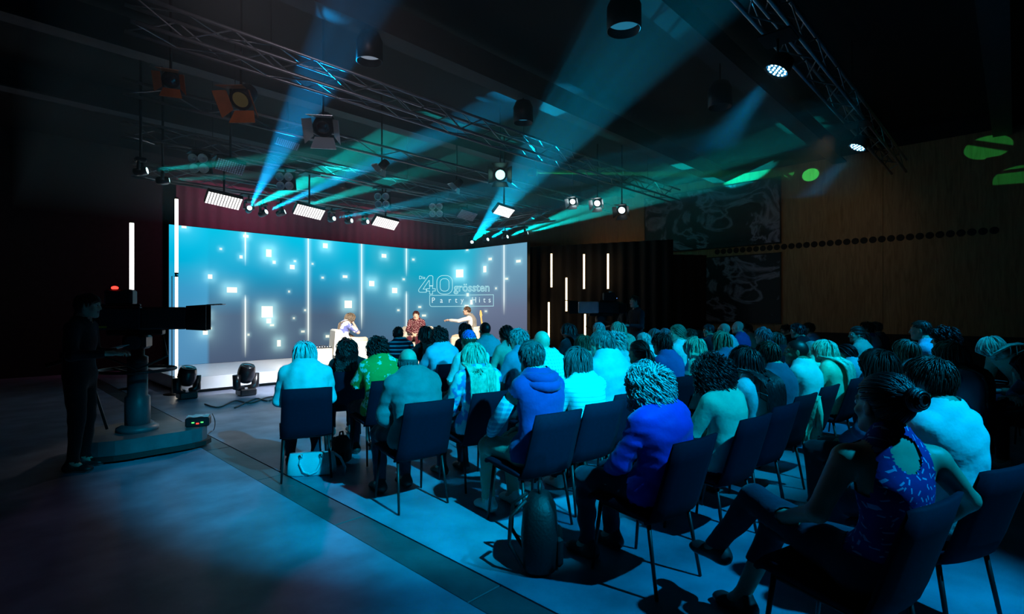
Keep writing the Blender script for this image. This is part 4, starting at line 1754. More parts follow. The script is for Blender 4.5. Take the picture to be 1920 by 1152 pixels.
    if tank:
        rel = C - j['up']
        ca, sa = math.cos(twist), math.sin(twist)
        rx = rel[:, 0] * ca + rel[:, 1] * sa
        scoop = (np.hypot(rx, (rel[:, 2] - .03) * .9) < .056)
        arm = (np.abs(rx) > .132 - .03 * np.clip((rel[:, 2] + .13) / .13, 0, 1)) & (rel[:, 2] > -.13)
        sh_keep &= ~(scoop | arm)
    else:
        col = (np.hypot(C[:, 0] - j['nk'][0], C[:, 1] - j['nk'][1]) < .075) & (C[:, 2] > j['up'][2] + .035)
        sh_keep &= ~col
    if shirt is not None:
        shell('shirt', sh_keep, loose * np.ones(1), shirt)
    if collar and shirt is not None:
        c0 = j['nk'] * .6 + j['up'] * .4 + np.array([0, -.004, .012])
        ring = [tuple(c0 + np.array([.078 * math.cos(a), .074 * math.sin(a), -.012 * math.sin(a)])) for a in np.linspace(-PI * .42, PI * 1.42, 25)]
        cb_ = MB().tube([(q[0], q[1], q[2] + .014) for q in ring], .013, 8)
        cb_.tube([(c0[0] + (q[0] - c0[0]) * 1.10, c0[1] + (q[1] - c0[1]) * 1.10, q[2] - .008) for q in ring], .012, 8)
        cb_.build('collar', shirt, root)
    if vest is not None:
        shell('vest', (kind == 0) & sh_keep & (np.abs(C[:, 0] - j['up'][0]) < .15) & ~((np.abs(C[:, 0]) < .045) & (C[:, 1] > j['up'][1]) & (C[:, 2] > j['chest'][2] - .04)), (loose + .008) * np.ones(1), vest)
    if trousers is not None:
        lim = 1.05 if not bareleg else .0
        tr = (kind == 4) | ((kind == 5) & (C[:, 2] > (j['al'][2] + .0 if not bareleg else 9)) & (t <= lim)) | \
             ((kind == 0) & (C[:, 2] < j['pel'][2] + .06))
        shell('trousers', tr, .010 * np.ones(1), trousers)
    for s in 'lr':
        a = j['a' + s]
        k = j['k' + s]
        dirv = np.array([a[0] * .25, 1.0])
        an = math.atan2(-dirv[0], dirv[1])
        R = np.array(Euler((0, 0, an)).to_matrix())
        zf = 0 if pose != 'sit' or a[2] < .16 else a[2] - .09
        link('shoe', np_mesh('shoe', SHV @ R.T + np.array([a[0], a[1], zf]), SHF, [shoes or M_SHOE, M_SOLE], SHMI), root)
    hm = make_hair(hair[0], rng, dens, tuple(Hm.T @ np.array([0, 0, -1.0])), hair_back)
    if hm is not None:
        link('hair', np_mesh('hair', hm[0] * hs @ Hm.T + j['head'], hm[1], [hair_mat(hair[1])]), root)
    if glasses:
        g = MB()
        for s in (-1, 1):
            g.tube([(s * .032 + .022 * math.cos(a), .108, .008 + .017 * math.sin(a)) for a in np.linspace(0, 2 * PI, 13)], .0022, 5, False)
            g.tube([(s * .054, .107, .012), (s * .078, .06, .012), (s * .082, -.01, .012)], .0022, 5)
        g.tube([(-.010, .109, .010), (.010, .109, .010)], .002, 5)
        o = g.build('glasses', M_BLACKP, root)
        o.matrix_parent_inverse = Matrix.Identity(4)
        o.location = tuple(j['head'])
        o.rotation_euler = Euler((pitch - lean * .35, roll, yaw), 'XYZ')
    root_j = {k: v for k, v in j.items()}
    return root, root_j, Hm


M_SHOE = mat('shoe_dark', (.02, .02, .022), .5)
M_SHOEW = mat('shoe_white', (.7, .7, .68), .5)
M_SOLE = mat('shoe_sole', (.25, .25, .25), .7)
M_JEANS = cloth('dark_jeans', (.020, .026, .050))
M_BLACKT = cloth('black_trousers', (.012, .012, .014))
M_BEIGE = cloth('beige_trousers', (.42, .35, .26))

# ================================================================== audience chairs
def chair_proto():
    t = thing('audience_chair', 'dark navy padded chair', 'chair', (0, 0, 0), 0, 'navy audience chairs')
    W = .225
    prof_b = [(-.195, .395), (-.232, .42), (-.262, .50), (-.298, .62), (-.338, .75), (-.372, .86)]
    prof_s = [(-.185, .425), (-.10, .432), (.05, .442), (.19, .450), (.225, .440), (.232, .425)]

    def shell(prof, th, taper, curve):
        vs, fs = [], []
        nx = 6
        P = [Vector((0, *q)) for q in prof]
        for side in (0, 1):
            for i, q in enumerate(P):
                tg = P[min(i + 1, len(P) - 1)] - P[max(i - 1, 0)]
                n = Vector((0, tg.z, -tg.y)).normalized()
                wv = W * (1 - taper * i / (len(P) - 1))
                e = .72 if i in (0, len(P) - 1) else 1.0
                for k in range(nx + 1):
                    u = -1 + 2 * k / nx
                    ed = .55 if k in (0, nx) else 1.0
                    o = n * (th / 2 * (1 if side == 0 else -1) * ed * e)
                    vs.append(q + o + Vector((u * wv, 0, 0)) + Vector((0, curve * u * u, 0)))
        m = (nx + 1)
        n1 = len(P) * m
        for side in (0, 1):
            for i in range(len(P) - 1):
                for k in range(nx):
                    a = side * n1 + i * m + k
                    f = (a, a + 1, a + m + 1, a + m)
                    fs.append(f if side == 0 else f[::-1])
        for i in range(len(P) - 1):
            for k in (0, nx):
                a, b = i * m + k, (i + 1) * m + k
                f = (a, b, n1 + b, n1 + a)
                fs.append(f if k == 0 else f[::-1])
        for i in (0, len(P) - 1):
            for k in range(nx):
                a, b = i * m + k, i * m + k + 1
                f = (a, n1 + a, n1 + b, b)
                fs.append(f if i == 0 else f[::-1])
        return MB().add(vs, fs, True)
    shell(prof_b, .036, .06, .022).build('backrest', M_NAVY, t)
    shell(prof_s, .050, .0, .0).build('seat', M_NAVY, t)
    fr = MB()
    fr.tube([(-.19, -.17, .395), (.19, -.17, .395), (.19, .17, .41), (-.19, .17, .41), (-.19, -.17, .395)], .010, 6)
    fr.build('seat_frame', M_BLACK, t)
    for sx in (-1, 1):
        MB().tube([(sx * .190, -.175, .40), (sx * .213, -.245, .004)], [.0125, .0095], 8).build('leg', M_BLACK, t)
        MB().tube([(sx * .190, .165, .41), (sx * .210, .215, .004)], [.0125, .0095], 8).build('leg', M_BLACK, t)
    return t


CH0 = chair_proto()
CH_USED = [False]


def place_chair(x, y, rz, label):
    if not CH_USED[0]:
        CH_USED[0] = True
        CH0.location, CH0.rotation_euler = (x, y, 0), (0, 0, rz)
        CH0['label'] = label
        return CH0
    return dup(CH0, (x, y, 0), (0, 0, rz), label)


# ---------------------------------------------------------------- clothes colours
W_ = cloth('white_cotton', (.74, .76, .78))
LB_ = cloth('light_blue_shirt', (.42, .55, .72))
MINT = cloth('mint_cotton', (.42, .72, .50))
TEALT = cloth('teal_tee', (.20, .48, .52))
TEALD = cloth('dark_teal_jacket', (.10, .20, .21), .7, .4)
PALE = cloth('pale_aqua_jacket', (.52, .66, .70), .8, .3)
NAVYT = cloth('navy_tee', (.05, .09, .16))
BLUET = cloth('blue_tee', (.05, .11, .38))
ROYAL = cloth('royal_blue_jacket', (.02, .03, .42), .7, .4)
HOOD = cloth('navy_hoodie', (.025, .05, .24))
BLK = cloth('black_top', (.012, .012, .016))
STEELB = cloth('steel_blue_polo', (.10, .24, .36))
GREENT = cloth('light_green_top', (.35, .62, .50))
KHAKI = cloth('khaki_jacket', (.34, .36, .24))
STRIPE = pat_mat('navy_white_stripes', 'stripes', (.010, .012, .035), (.30, .45, .60), 5.2)
FLORAL = pat_mat('green_floral', 'floral', (.07, .36, .07), (.72, .80, .68), 11.0)
CHECK = pat_mat('white_blue_check', 'check', (.74, .80, .84), (.16, .40, .62), 32.0)
CHECKD = pat_mat('blue_check_sleeve', 'check', (.12, .28, .42), (.40, .62, .72), 26.0)
DASH = pat_mat('navy_dashes', 'dashes', (.022, .030, .22), (.30, .42, .72), 29.0)
MARB = pat_mat('white_blue_pattern', 'blot', (.72, .78, .86), (.10, .26, .62), 9.0)
STRW = pat_mat('white_fine_stripes', 'stripes', (.70, .76, .78), (.30, .55, .62), 9.0)
LBLUE = pat_mat('white_blue_panels', 'blot', (.60, .70, .80), (.08, .14, .42), 3.0)

S = 'short'
# (px, depth, head top py, hair, hair colour, skin, shirt, sleeve, short description, label, extra)
AUD = [
    (572, 5.05, 640, 'bob', 'white', 'fair', PALE, 1.85, 'white haired person in a pale aqua jacket', 'person with chin length white hair in pale aqua jacket, leftmost of the audience',
     dict(lean=.16, loose=.018, h=.0165, rz=-.38, build=1.06)),
    (651, 6.3, 638, 'wavy', 'black', 'mid', BLK, 1.9, 'person with long dark wavy hair', 'person with long dark wavy hair in black, before the white armchair on stage', dict(rz=-.3)),
    (708, 5.55, 632, 'curlyshort', 'black', 'dark', FLORAL, .95, 'person in a green floral shirt', 'person with short dark curls in bright green white floral shirt', dict(lean=.10, loose=.018, h=.01855, build=1.08)),
    (764, 4.35, 654, 'fringe', 'darkgrey', 'fair', TEALD, 1.9, 'bald man in a dark teal jacket', 'balding man in a creased dark teal jacket, leaning to the right',
     dict(lean=.18, loose=.022, h=.0135, build=1.12, yaw_=.1, roll=.05)),
    (746, 8.5, 612, 'crop', 'black', 'dark', STRIPE, .95, 'man in a navy striped polo', 'man with cropped black hair in navy polo with white stripes', dict(build=1.1)),
    (798, 8.0, 612, 'long', 'black', 'mid', BLK, 1.9, 'person with long black hair below the seated presenter', 'person with long straight black hair, before the presenter in the burgundy suit', {}),
    (824, 7.1, 614, 'curlyshort', 'black', 'mid', LB_, 1.9, 'man in a light blue shirt', 'man with dark curly hair in a light blue shirt', dict(loose=.02, h=.01855, build=1.08)),
    (872, 9.0, 606, 'bob', 'black', 'mid', BLK, 1.9, 'dark haired person behind the blue cap', 'person with black hair in dark clothes, just behind the blue cap', {}),
    (878, 6.1, 618, 'crop', 'brown', 'fair', W_, .95, 'person in a blue baseball cap', 'person in white T-shirt wearing a bright blue baseball cap backwards', dict(cap=True, h=.0185, build=1.05)),
    (888, 4.75, 645, 'verylong', 'blond', 'fair', MARB, 1.9, 'woman with very long blond hair', 'woman with very long wavy blond hair in a white and blue patterned jacket', dict(h=.0145, loose=.02, dens=1.2, hb=.012)),
    (909, 8.2, 604, 'buzz', 'black', 'mid', TEALT, .95, 'man with a buzz cut in a teal T-shirt', 'man with buzz cut in a teal T-shirt, before the guitar on stage', dict(build=1.12)),
    (948, 7.3, 610, 'lowtail', 'black', 'mid', GREENT, .9, 'woman with a dark tail of hair', 'woman with dark hair tied low, left of the grey haired man with glasses', {}),
    (972, 6.1, 616, 'tousle', 'grey', 'fair', STEELB, .98, 'man with glasses in a blue polo', 'grey haired man with glasses in a steel blue polo shirt, head turned left', dict(yaw_=.55, glasses=True, h=.01855, build=1.12)),
    (996, 3.85, 637, S, 'darkgrey', 'fair', HOOD, .12, 'man in a blue hoodie draped over the shoulders', 'man with short dark grey hair and a navy hoodie laid over a checked shirt',
     dict(h=.0125, hood=True, arms=('knee', 'knee'), build=1.08, trousers='beige', dens=1.4)),
    (1015, 5.2, 619, 'bald', 'grey', 'fair', CHECK, 1.9, 'bald man in a checked shirt', 'bald man in a white and blue checked shirt', dict(h=.01855, build=1.16, loose=.018)),
    (1066, 8.6, 606, 'long', 'black', 'tan', BLK, 1.9, 'long haired person by the light tubes', 'person with long black hair lit red from the side, near the low light tubes', {}),
    (1082, 4.25, 653, 'bob', 'darkgrey', 'fair', STRW, .95, 'person with a short dark bob', 'person with short grey brown bob in a white striped top', dict(h=.0135, dens=1.3, short_bob=True)),
    (1094, 6.4, 630, 'bob', 'lightbrown', 'fair', GREENT, .95, 'fair haired person half hidden', 'person with fair bob, mostly hidden left of the big man in aqua', {}),
    (1128, 4.7, 616, S, 'darkgrey', 'fair', cloth('aqua_tee', (.10, .44, .52)), .95, 'big man in an aqua T-shirt', 'big broad man in an aqua T-shirt, face turned left', dict(build=1.32, yaw_=.62, h=.0155, loose=.016)),
    (1152, 6.7, 624, 'curly', 'white', 'fair', W_, .95, 'person with white curls', 'person with a mop of white curls in a white top', {}),
    (1159, 8.8, 604, 'long', 'blond', 'fair', GREENT, .95, 'blond woman near the far camera', 'blond woman with straight hair, before the distant television camera', {}),
    (1122, 9.2, 604, S, 'white', 'fair', TEALT, .95, 'white haired man under the far camera', 'white haired man, below the distant television camera on the left', {}),
    (1196, 5.35, 641, 'ponytail', 'black', 'tan', NAVYT, .95, 'person with a ponytail and green hair tie', 'person with black ponytail held by a bright green hair tie', dict(tie=True, h=.01855)),
    (1217, 3.1, 690, 'curly', 'grey', 'fair', ROYAL, 1.9, 'woman with grey curls in a royal blue jacket', 'woman with big grey curls in a royal blue jacket, arms forward', dict(h=.012, loose=.022, dens=1.5, build=1.05)),
    (1206, 7.6, 625, S, 'white', 'fair', W_, .95, 'white haired person left of the black curly head', 'person with smooth white hair, just left of the dark head in the blue T-shirt', {}),
    (1228, 9.0, 618, 'bob', 'grey', 'fair', TEALT, .95, 'grey haired person further back', 'person with grey bob far back, above the dark head in the blue T-shirt', {}),
    (1247, 9.6, 617, S, 'grey', 'fair', TEALT, .95, 'small grey head far back', 'small grey haired head far back, left of the woman with glasses', {}),
    (1240, 5.85, 625, 'tousle', 'black', 'fair', BLUET, .95, 'person in a blue T-shirt', 'person with tousled black hair in a plain blue T-shirt', dict(h=.0165, build=1.1)),
    (1268, 7.6, 609, 'lowtail', 'lightbrown', 'fair', W_, .3, 'woman with glasses', 'woman with glasses and fair hair tied back, in profile', dict(yaw_=.9, glasses=True)),
    (1302, 5.9, 634, 'long', 'blond', 'fair', GREENT, .4, 'woman with long blond hair and bare shoulders', 'woman with long blond hair in a pale green sleeveless top', dict(h=.0185)),
    (1293, 8.6, 617, S, 'brown', 'fair', W_, .95, 'far person left of the bald heads', 'far person with short brown hair, left of the bald heads', {}),
    (1312, 10.9, 622, 'bob', 'darkbrown', 'fair', NAVYT, .95, 'far dark bob', 'far person with a dark bob, the nearest on the left of the bald heads', {}),
    (1335, 3.7, 671, 'curly', 'black', 'mid', MINT, .95, 'person with black curls in a mint top', 'person with black shoulder curls in a mint green top', dict(h=.0125, dens=1.4, curl_small=True)),
    (1328, 9.8, 608, S, 'black', 'tan', BLK, 1.9, 'dark haired man in profile by the bald heads', 'dark haired man in profile, left of the two bald heads', dict(yaw_=.9)),
    (1357, 9.0, 606, 'bald', 'white', 'fair', W_, .95, 'left of two bald pale heads', 'bald man with shining pale head, left one of two', {}),
    (1352, 6.6, 622, 'bob', 'lightbrown', 'fair', NAVYT, .95, 'person with a wavy brown bob', 'person with a wavy light brown bob in dark top, below the two bald heads', {}),
    (1383, 9.9, 602, 'bald', 'white', 'fair', BLUET, .95, 'right of two bald pale heads', 'bald man in blue and white, right one of two', {}),
    (1400, 10.6, 607, S, 'darkbrown', 'mid', KHAKI, 1.9, 'far man right of the bald heads', 'far dark haired man right of the bald heads, under the dark picture', dict(yaw_=.7)),
    (1396, 4.15, 651, 'verylong', 'black', 'mid', W_, .95, 'woman with very long black hair', 'woman with glossy very long black hair in a white top', dict(h=.013, dens=1.2, hb=.008)),
    (1430, 7.6, 614, 'tousle', 'grey', 'fair', NAVYT, .95, 'grey haired person in the middle rows', 'person with full grey hair, above the short haired man in the navy T-shirt', {}),
    (1455, 8.0, 626, 'bob', 'brown', 'fair', BLK, .95, 'brown bob beside the grey head', 'person with brown bob, right beside the full grey head', {}),
    (1438, 4.6, 640, S, 'darkbrown', 'fair', NAVYT, .95, 'short haired man in a navy T-shirt', 'short haired man in a faded navy T-shirt, right of the very long black hair', dict(h=.0155, build=1.05)),
    (1474, 10.2, 609, 'tousle', 'black', 'mid', BLK, 1.9, 'dark curly head before the wooden wall', 'person with dark tousled hair, before the bright edge of the wooden wall', dict(yaw_=.5)),
    (1492, 5.1, 639, 'buzz', 'black', 'tan', W_, .95, 'man with a shaved head in a white T-shirt', 'man with shaved dark hair in a bright white T-shirt, in profile', dict(h=.0165, build=1.05, yaw_=.55)),
    (1495, 8.7, 606, 'tousle', 'black', 'mid', BLK, 1.9, 'second dark tousled head', 'second dark tousled head, left of the man with a pale collar', dict(yaw_=.4)),
    (1515, 9.7, 604, 'crop', 'darkbrown', 'mid', LB_, 1.9, 'man with a pale collar', 'man with cropped hair and pale blue collar, under the wooden wall', {}),
    (1520, 6.3, 643, 'buzz', 'grey', 'fair', MINT, .95, 'bald person behind the shaved head', 'person with pale bare neck, squeezed behind the man with the shaved head', {}),
    (1545, 5.7, 640, 'verylong', 'blond', 'fair', MINT, .95, 'woman with straight blond hair in mint', 'woman with long straight blond hair in a mint top', dict(h=.01855)),
    (1583, 6.4, 650, 'lowtail', 'black', 'mid', W_, 1.0, 'woman with a white bow blouse', 'woman with black hair in a ruffled white blouse tied at the back', dict(bow=True, yaw_=.3)),
    (1605, 8.2, 613, 'ponytail', 'darkbrown', 'mid', GREENT, .5, 'woman with pulled back hair', 'woman with dark pulled back hair, in profile left of the bright shirt', dict(yaw_=.5)),
    (1625, 9.6, 603, 'tousle', 'darkbrown', 'mid', LBLUE, .95, 'man in a bright shirt with a dark strap', 'man in bright shirt with a dark strap, before the dark right wall', {}),
    (1641, 10.2, 603, S, 'darkgrey', 'mid', NAVYT, .95, 'dark head farthest right by the bright shirt', 'short haired man close behind the bright shirt with the dark strap', {}),
    (1646, 3.75, 656, 'bob', 'darkbrown', 'mid', NAVYT, 1.9, 'person with a straight dark bob', 'person with straight glossy dark bob, behind the bun of the nearest woman', dict(h=.0155, dens=1.3)),
    (1697, 5.6, 640, 'bob', 'lightbrown', 'fair', TEALD, 1.9, 'person with streaked light brown hair', 'person with streaked light brown hair, left of the long brown hair', {}),
    (1725, 6.6, 597, 'crop', 'darkbrown', 'mid', LB_, 1.9, 'tall man on the right', 'tall man with swept back hair and light collar, highest head on the right', {}),
    (1770, 5.7, 613, 'curlyshort', 'black', 'mid', NAVYT, 1.9, 'man with dark curls on the right', 'man with short dark curls, right of the tall man', {}),
    (1780, 4.35, 641, 'long', 'brown', 'fair', LBLUE, 1.9, 'woman in a white and blue top on the right', 'woman with long brown wavy hair in white and blue, last in the nearest row', dict(h=.015)),
    (1865, 6.3, 625, 'long', 'blond', 'fair', KHAKI, 1.9, 'bent over person in khaki', 'fair haired person in khaki jacket bent over papers at the far right', dict(lean=.55, rz=.75, pitch_=-.5, arms=('knee', 'knee'), h=.0185, yaw_=-.2)),
    (1925, 5.2, 668, 'bob', 'black', 'mid', NAVYT, 1.9, 'dark person cut by the right edge', 'dark clothed person cut off by the right edge of the picture', dict(rz=.5, lean=.3, h=.018)),
]
NEARCHAIR = []
STAGE_T = (7.6, 12.2)
AJ = []


def head_off(sc, lean):
    zz = (1.178 - .55) * sc
    return -.10 + .045 * math.cos(lean) + zz * math.sin(lean)


for i, (px, Yd, pt, hs_, hc, sk, shm, slv, short, label, ex) in enumerate(AUD):
    Hw = at(px, pt, Yd)
    ztop = Hw.z - {'curly': .02, 'curlyshort': .012, 'bald': -.008, 'buzz': -.004, 'fringe': -.008}.get(hs_, .006)
    rz = ex.get('rz', -.16 if px < 1100 else (-.12 if px < 1600 else -.2))
    lean = ex.get('lean', .02 + .05 * ((i * 37) % 10) / 10)
    sc = (ztop - .46) / .84
    ho = head_off(sc, lean)
    x = Hw.x - (-math.sin(rz)) * ho
    y = Hw.y - math.cos(rz) * ho
    drop = .60 * (1 - math.cos(lean)) * sc
    yaw = math.atan2(-(STAGE_T[0] - x), STAGE_T[1] - y) - rz
    yaw = max(-.5, min(.5, yaw)) * .8 + ex.get('yaw_', 0)
    arms = ex.get('arms', [('lap', 'lap'), ('lap', 'crossed'), ('crossed', 'crossed'), ('lap', 'lap')][i % 4])
    tr = M_BEIGE if ex.get('trousers') == 'beige' else [M_JEANS, M_BLACKT, M_JEANS][i % 3]
    h = ex.get('h', .022 if Yd < 7 else .028)
    r, jj, Hm = person(label, (x, y, 0), rz, ztop + drop, (hs_, hc), sk, shm, slv, tr, [M_SHOE, M_SHOEW, M_SHOE][i % 3], ex.get('build', 1.0),
                       lean, yaw, ex.get('pitch_', 0), 0, arms, h=h, seed=11 + i, loose=ex.get('loose', .012), dens=ex.get('dens', 1.0) * (1.0 if Yd < 4.6 else (.56 if Yd < 6.6 else .26)),
                       glasses=ex.get('glasses', False), roll=ex.get('roll', 0), hair_back=ex.get('hb', 0.0), collar=slv > 1.5 and shm is not BLK and not ex.get('hood') and Yd < 7.5)
    AJ.append((r, jj, Hm, i))
    place_chair(x, y, rz, 'dark navy padded chair under the ' + short)
    R = lambda v: tuple(np.array(v) @ Hm.T * .97 + jj['head'])
    if ex.get('cap'):
        for ch in list(r.children):
            if ch.name.startswith('hair'):
                pass
        b = MB()
        n, m = 24, 9
        vs, fs = [], []
        for a in range(m + 1):
            for k in range(n):
                A_, B_ = PI * .52 * a / m, 2 * PI * k / n
                vs.append(R((.088 * math.sin(A_) * math.cos(B_), -.012 + .110 * math.sin(A_) * math.sin(B_), .040 + .098 * math.cos(A_))))
        for a in range(m):
            for k in range(n):
                fs.append((a * n + k, (a + 1) * n + k, (a + 1) * n + (k + 1) % n, a * n + (k + 1) % n))
        b.add(vs, fs, True)
        cp = b.build('cap', cloth('bright_blue_cap', (.03, .12, .62), .7), r)
        pk = MB()
        for k in range(6):
            a0 = PI * (.28 + .44 * k / 6)
            a1_ = PI * (.28 + .44 * (k + 1) / 6)
            q = [R((.088 * math.cos(a0), -.012 + .110 * math.sin(a0), .045)), R((.088 * math.cos(a1_), -.012 + .110 * math.sin(a1_), .045)),
                 R((.080 * math.cos(a1_), -.012 + .19 * math.sin(a1_), .030)), R((.080 * math.cos(a0), -.012 + .19 * math.sin(a0), .030))]
            pk.add(q, [(0, 1, 2, 3)])
        pk.build('cap_peak', cloth('bright_blue_cap', (.03, .12, .62), .7), cp)
        fr_ = MB()   # pale left panel and a row of pale dots along the strap
        for k in range(5):
            a = PI * (1.30 + .1 * k)
            fr_.ball(R((.0905 * math.cos(a), -.012 + .113 * math.sin(a), .034)), .007, 6, 4)
        fr_.build('strap_stud', W_, cp)
    if ex.get('tie'):
        MB().tube([R((.013 * math.cos(a), -.116, .03 + .013 * math.sin(a))) for a in np.linspace(0, 2 * PI, 13)], .008, 6, False).build('hair_tie', mat('green_hair_tie', (.15, .9, .05), .5), r)
    if ex.get('hood'):
        up, chest = jj['up'], jj['chest']
        b = MB()   # folded hood lying on the back of the neck and shoulders
        pts = []
        n = 15
        for k in range(n):
            a = PI * (-.18 + 1.36 * k / (n - 1)) + PI
            pts.append((up[0] + .115 * math.cos(a), up[1] - .005 + .115 * math.sin(a) * .95, up[2] + .045 + .02 * math.cos(a) ** 2))
        b.tube(pts, [.018 + .028 * math.sin(PI * k / (n - 1)) for k in range(n)], 10)
        pts2 = [(p[0] * 1.18 - up[0] * .18, p[1] - .022, p[2] - .050) for p in pts[2:-2]]
        b.tube(pts2, [.014 + .030 * math.sin(PI * k / (len(pts2) - 1)) for k in range(len(pts2))], 10)
        b.build('hood', HOOD, r)
        # checked shirt sleeves beneath the hoodie
        for s in 'lr':
            MB().tube([jj['s' + s] * .7 + jj['e' + s] * .3, jj['s' + s] * .3 + jj['e' + s] * .7, jj['e' + s], jj['e' + s] * .5 + jj['w' + s] * .5, jj['e' + s] * .1 + jj['w' + s] * .9],
                      [.064, .062, .056, .050, .040], 12).build('shirt_sleeve', CHECKD, r)
    if ex.get('bow'):
        b = MB()
        c0 = jj['chest'] + np.array([0, -.125, .02])
        for s in (-1, 1):
            b.ball(tuple(c0 + np.array([s * .055, -.02, .02])), (.055, .022, .035), 10, 6)
            b.tube([tuple(c0), tuple(c0 + np.array([s * .03, -.03, -.10])), tuple(c0 + np.array([s * .06, -.025, -.2]))], [.012, .025, .035], 8)
        b.build('bow', W_, r)

# ---------------------------------------------------------------- the two nearest people
# woman with bun, dashed tank top, right arm akimbo, left leg over the right knee
Hw = at(1652, 702, 2.10)
rz, tw = -.28, -.62
x = Hw.x + .10 * math.sin(-rz)
y = Hw.y + .10 * math.cos(rz)
JW = dict(er=(.315, -.27, .80), wr=(.19, -.12, .60), el=(-.235, .02, .76), wl=(-.10, .24, .64),
          kl=(-.03, .44, .645), al=(.02, .70, .31), kr=(.08, .40, .51), ar=(.04, .56, .10))
r, jj, Hm = person('woman with dark bun in navy tank top with pale dashes, nearest the camera', (x, y, 0), rz, Hw.z - .01, ('bun', 'black'), 'mid',
                   DASH, -.5, M_JEANS, M_SHOE, .98, -.08, -.30, -.02, tw, ('lap', 'lap'), J=JW, tank=True, h=.0105, seed=301, dens=1.3, loose=.007, group='seated audience')
place_chair(x + .0, y + .06, rz, 'dark navy padded chair nearest the camera, under the woman with the bun')
# hoop earring of the neighbour and the neighbour in a white T-shirt
Hw = at(1738, 665, 2.62)
rz = -.40
x = Hw.x + math.sin(rz) * head_off(1.0, .04)
y = Hw.y - math.cos(rz) * head_off(1.0, .04)
r2, j2, H2 = person('person with dark hair and hoop earring in white T-shirt, beside the nearest woman', (x, y, 0), rz, Hw.z - .01, ('short', 'darkbrown'), 'mid',
                    W_, .95, M_JEANS, M_SHOE, 1.0, .04, .35, 0, 0, ('lap', 'crossed'), h=.012, seed=302, dens=1.7, loose=.014)
place_chair(x + .02, y, rz, 'dark navy padded chair under the person in the white T-shirt with a hoop earring')
c0 = np.array([-.085, -.008, -.055]) @ H2.T * .97 + j2['head']
MB().tube([tuple(c0 + np.array([.004, .020 * math.cos(a), .020 * math.sin(a)])) for a in np.linspace(0, 2 * PI, 17)], .0026, 6, False).build('hoop_earring', mat('gold_hoop', (.8, .6, .25), .2, 1.0), r2)

# ================================================================== on the stage
M_CREAM = mat('cream_leather', (.70, .66, .58), .5, noise=.06)
M_AMPC = mat('cream_tolex', (.66, .58, .44), .7, noise=.1, bump=.2, bscale=200)
M_WOODY = mat('maple_neck', (.70, .42, .14), .4, noise=.1)
SZ = .30


def armchair(label, x, y, rz, w=.86):
    t = thing('armchair', label, 'armchair', (x, y, SZ), rz, 'cream armchairs on the stage')
    MB().box((0, .0, .16), (w, .78, .20), None, .03).build('base', M_CREAM, t)
    MB().box((0, .06, .33), (w - .30, .62, .15), None, .05).build('seat_cushion', M_CREAM, t)
    MB().box((0, -.32, .50), (w, .16, .62), (-.08, 0, 0), .04).build('backrest', M_CREAM, t)
    for s in (-1, 1):
        MB().box((s * (w / 2 - .08), .06, .36), (.15, .66, .34), None, .04).build('armrest', M_CREAM, t)
        for q in (-1, 1):
            MB().tube([(s * (w / 2 - .08), q * .32, .07), (s * (w / 2 - .08), q * .32, 0)], [.022, .016], 8).build('leg', M_BLACK, t)
    return t


def heading(d):
    return math.atan2(-d.x, d.y)


SUIT = pat_mat('burgundy_suit_sequins', 'dashes', (.075, .010, .022), (.75, .6, .6), 24.0)
SUITT = cloth('burgundy_trousers', (.075, .010, .022))
VEST = cloth('grey_vest', (.20, .20, .19))
DRESS = pat_mat('white_blue_dress', 'blot', (.80, .78, .74), (.12, .14, .35), 7.0)
CREAMT = cloth('cream_trousers', (.62, .50, .38))


def stage_person(label, px, pt, Yd, rz, *a, dy=0.0, **k):
    Hw = at(px, pt, Yd)
    ho = head_off(.95, k.get('lean', 0.0))
    x = Hw.x + math.sin(rz) * ho
    y = Hw.y - math.cos(rz) * ho
    return person(label, (x, y, SZ), rz, Hw.z - SZ + .0, *a, group='people talking on stage', **k), (x, y)


rz = heading(RT * .85 + FW * .45)
_, (x, y) = stage_person('blond woman in pale clothes sitting sideways in the left stage armchair', 658, 588, 12.6, rz, ('long', 'lightbrown'), 'fair', DRESS, .9, CREAMT, M_SHOEW,
                         arms=('lap', 'chin'), lean=.16, h=.018, seed=401, J=dict(kr=(.08, .36, .56), ar=(-.05, .50, .22)))
armchair('cream armchair seen from behind, at the left of the stage', x - math.sin(-rz) * 0, y, rz, .82)
rz = heading(-FW)
_, (x, y) = stage_person('dark haired presenter in a sparkling burgundy suit, facing the camera with hands joined', 780, 584, 14.4, rz, ('short', 'burgundy'), 'fair', SUIT, 1.9, SUITT, M_SHOE,
                         arms=('lap', 'lap'), h=.018, seed=402, loose=.016, lean=.05, J=dict(wl=(-.02, .20, .62), wr=(.03, .22, .64)))
armchair('cream armchair of the presenter in the burgundy suit', x, y, rz)
rz = heading(-RT + FW * .12)
_, (x, y) = stage_person('man in white shirt and grey vest pointing with stretched arm, right of the stage', 876, 574, 14.6, rz, ('crop', 'brown'), 'fair', W_, 1.9, CREAMT, M_SHOE,
                         arms=('lap', 'lap'), h=.018, seed=403, lean=.10, hands=('point', 'relax'), vest=VEST, J=dict(el=(-.22, .20, .92), wl=(-.14, .50, .94)))
armchair('cream armchair under the man in the grey vest', x, y, rz)

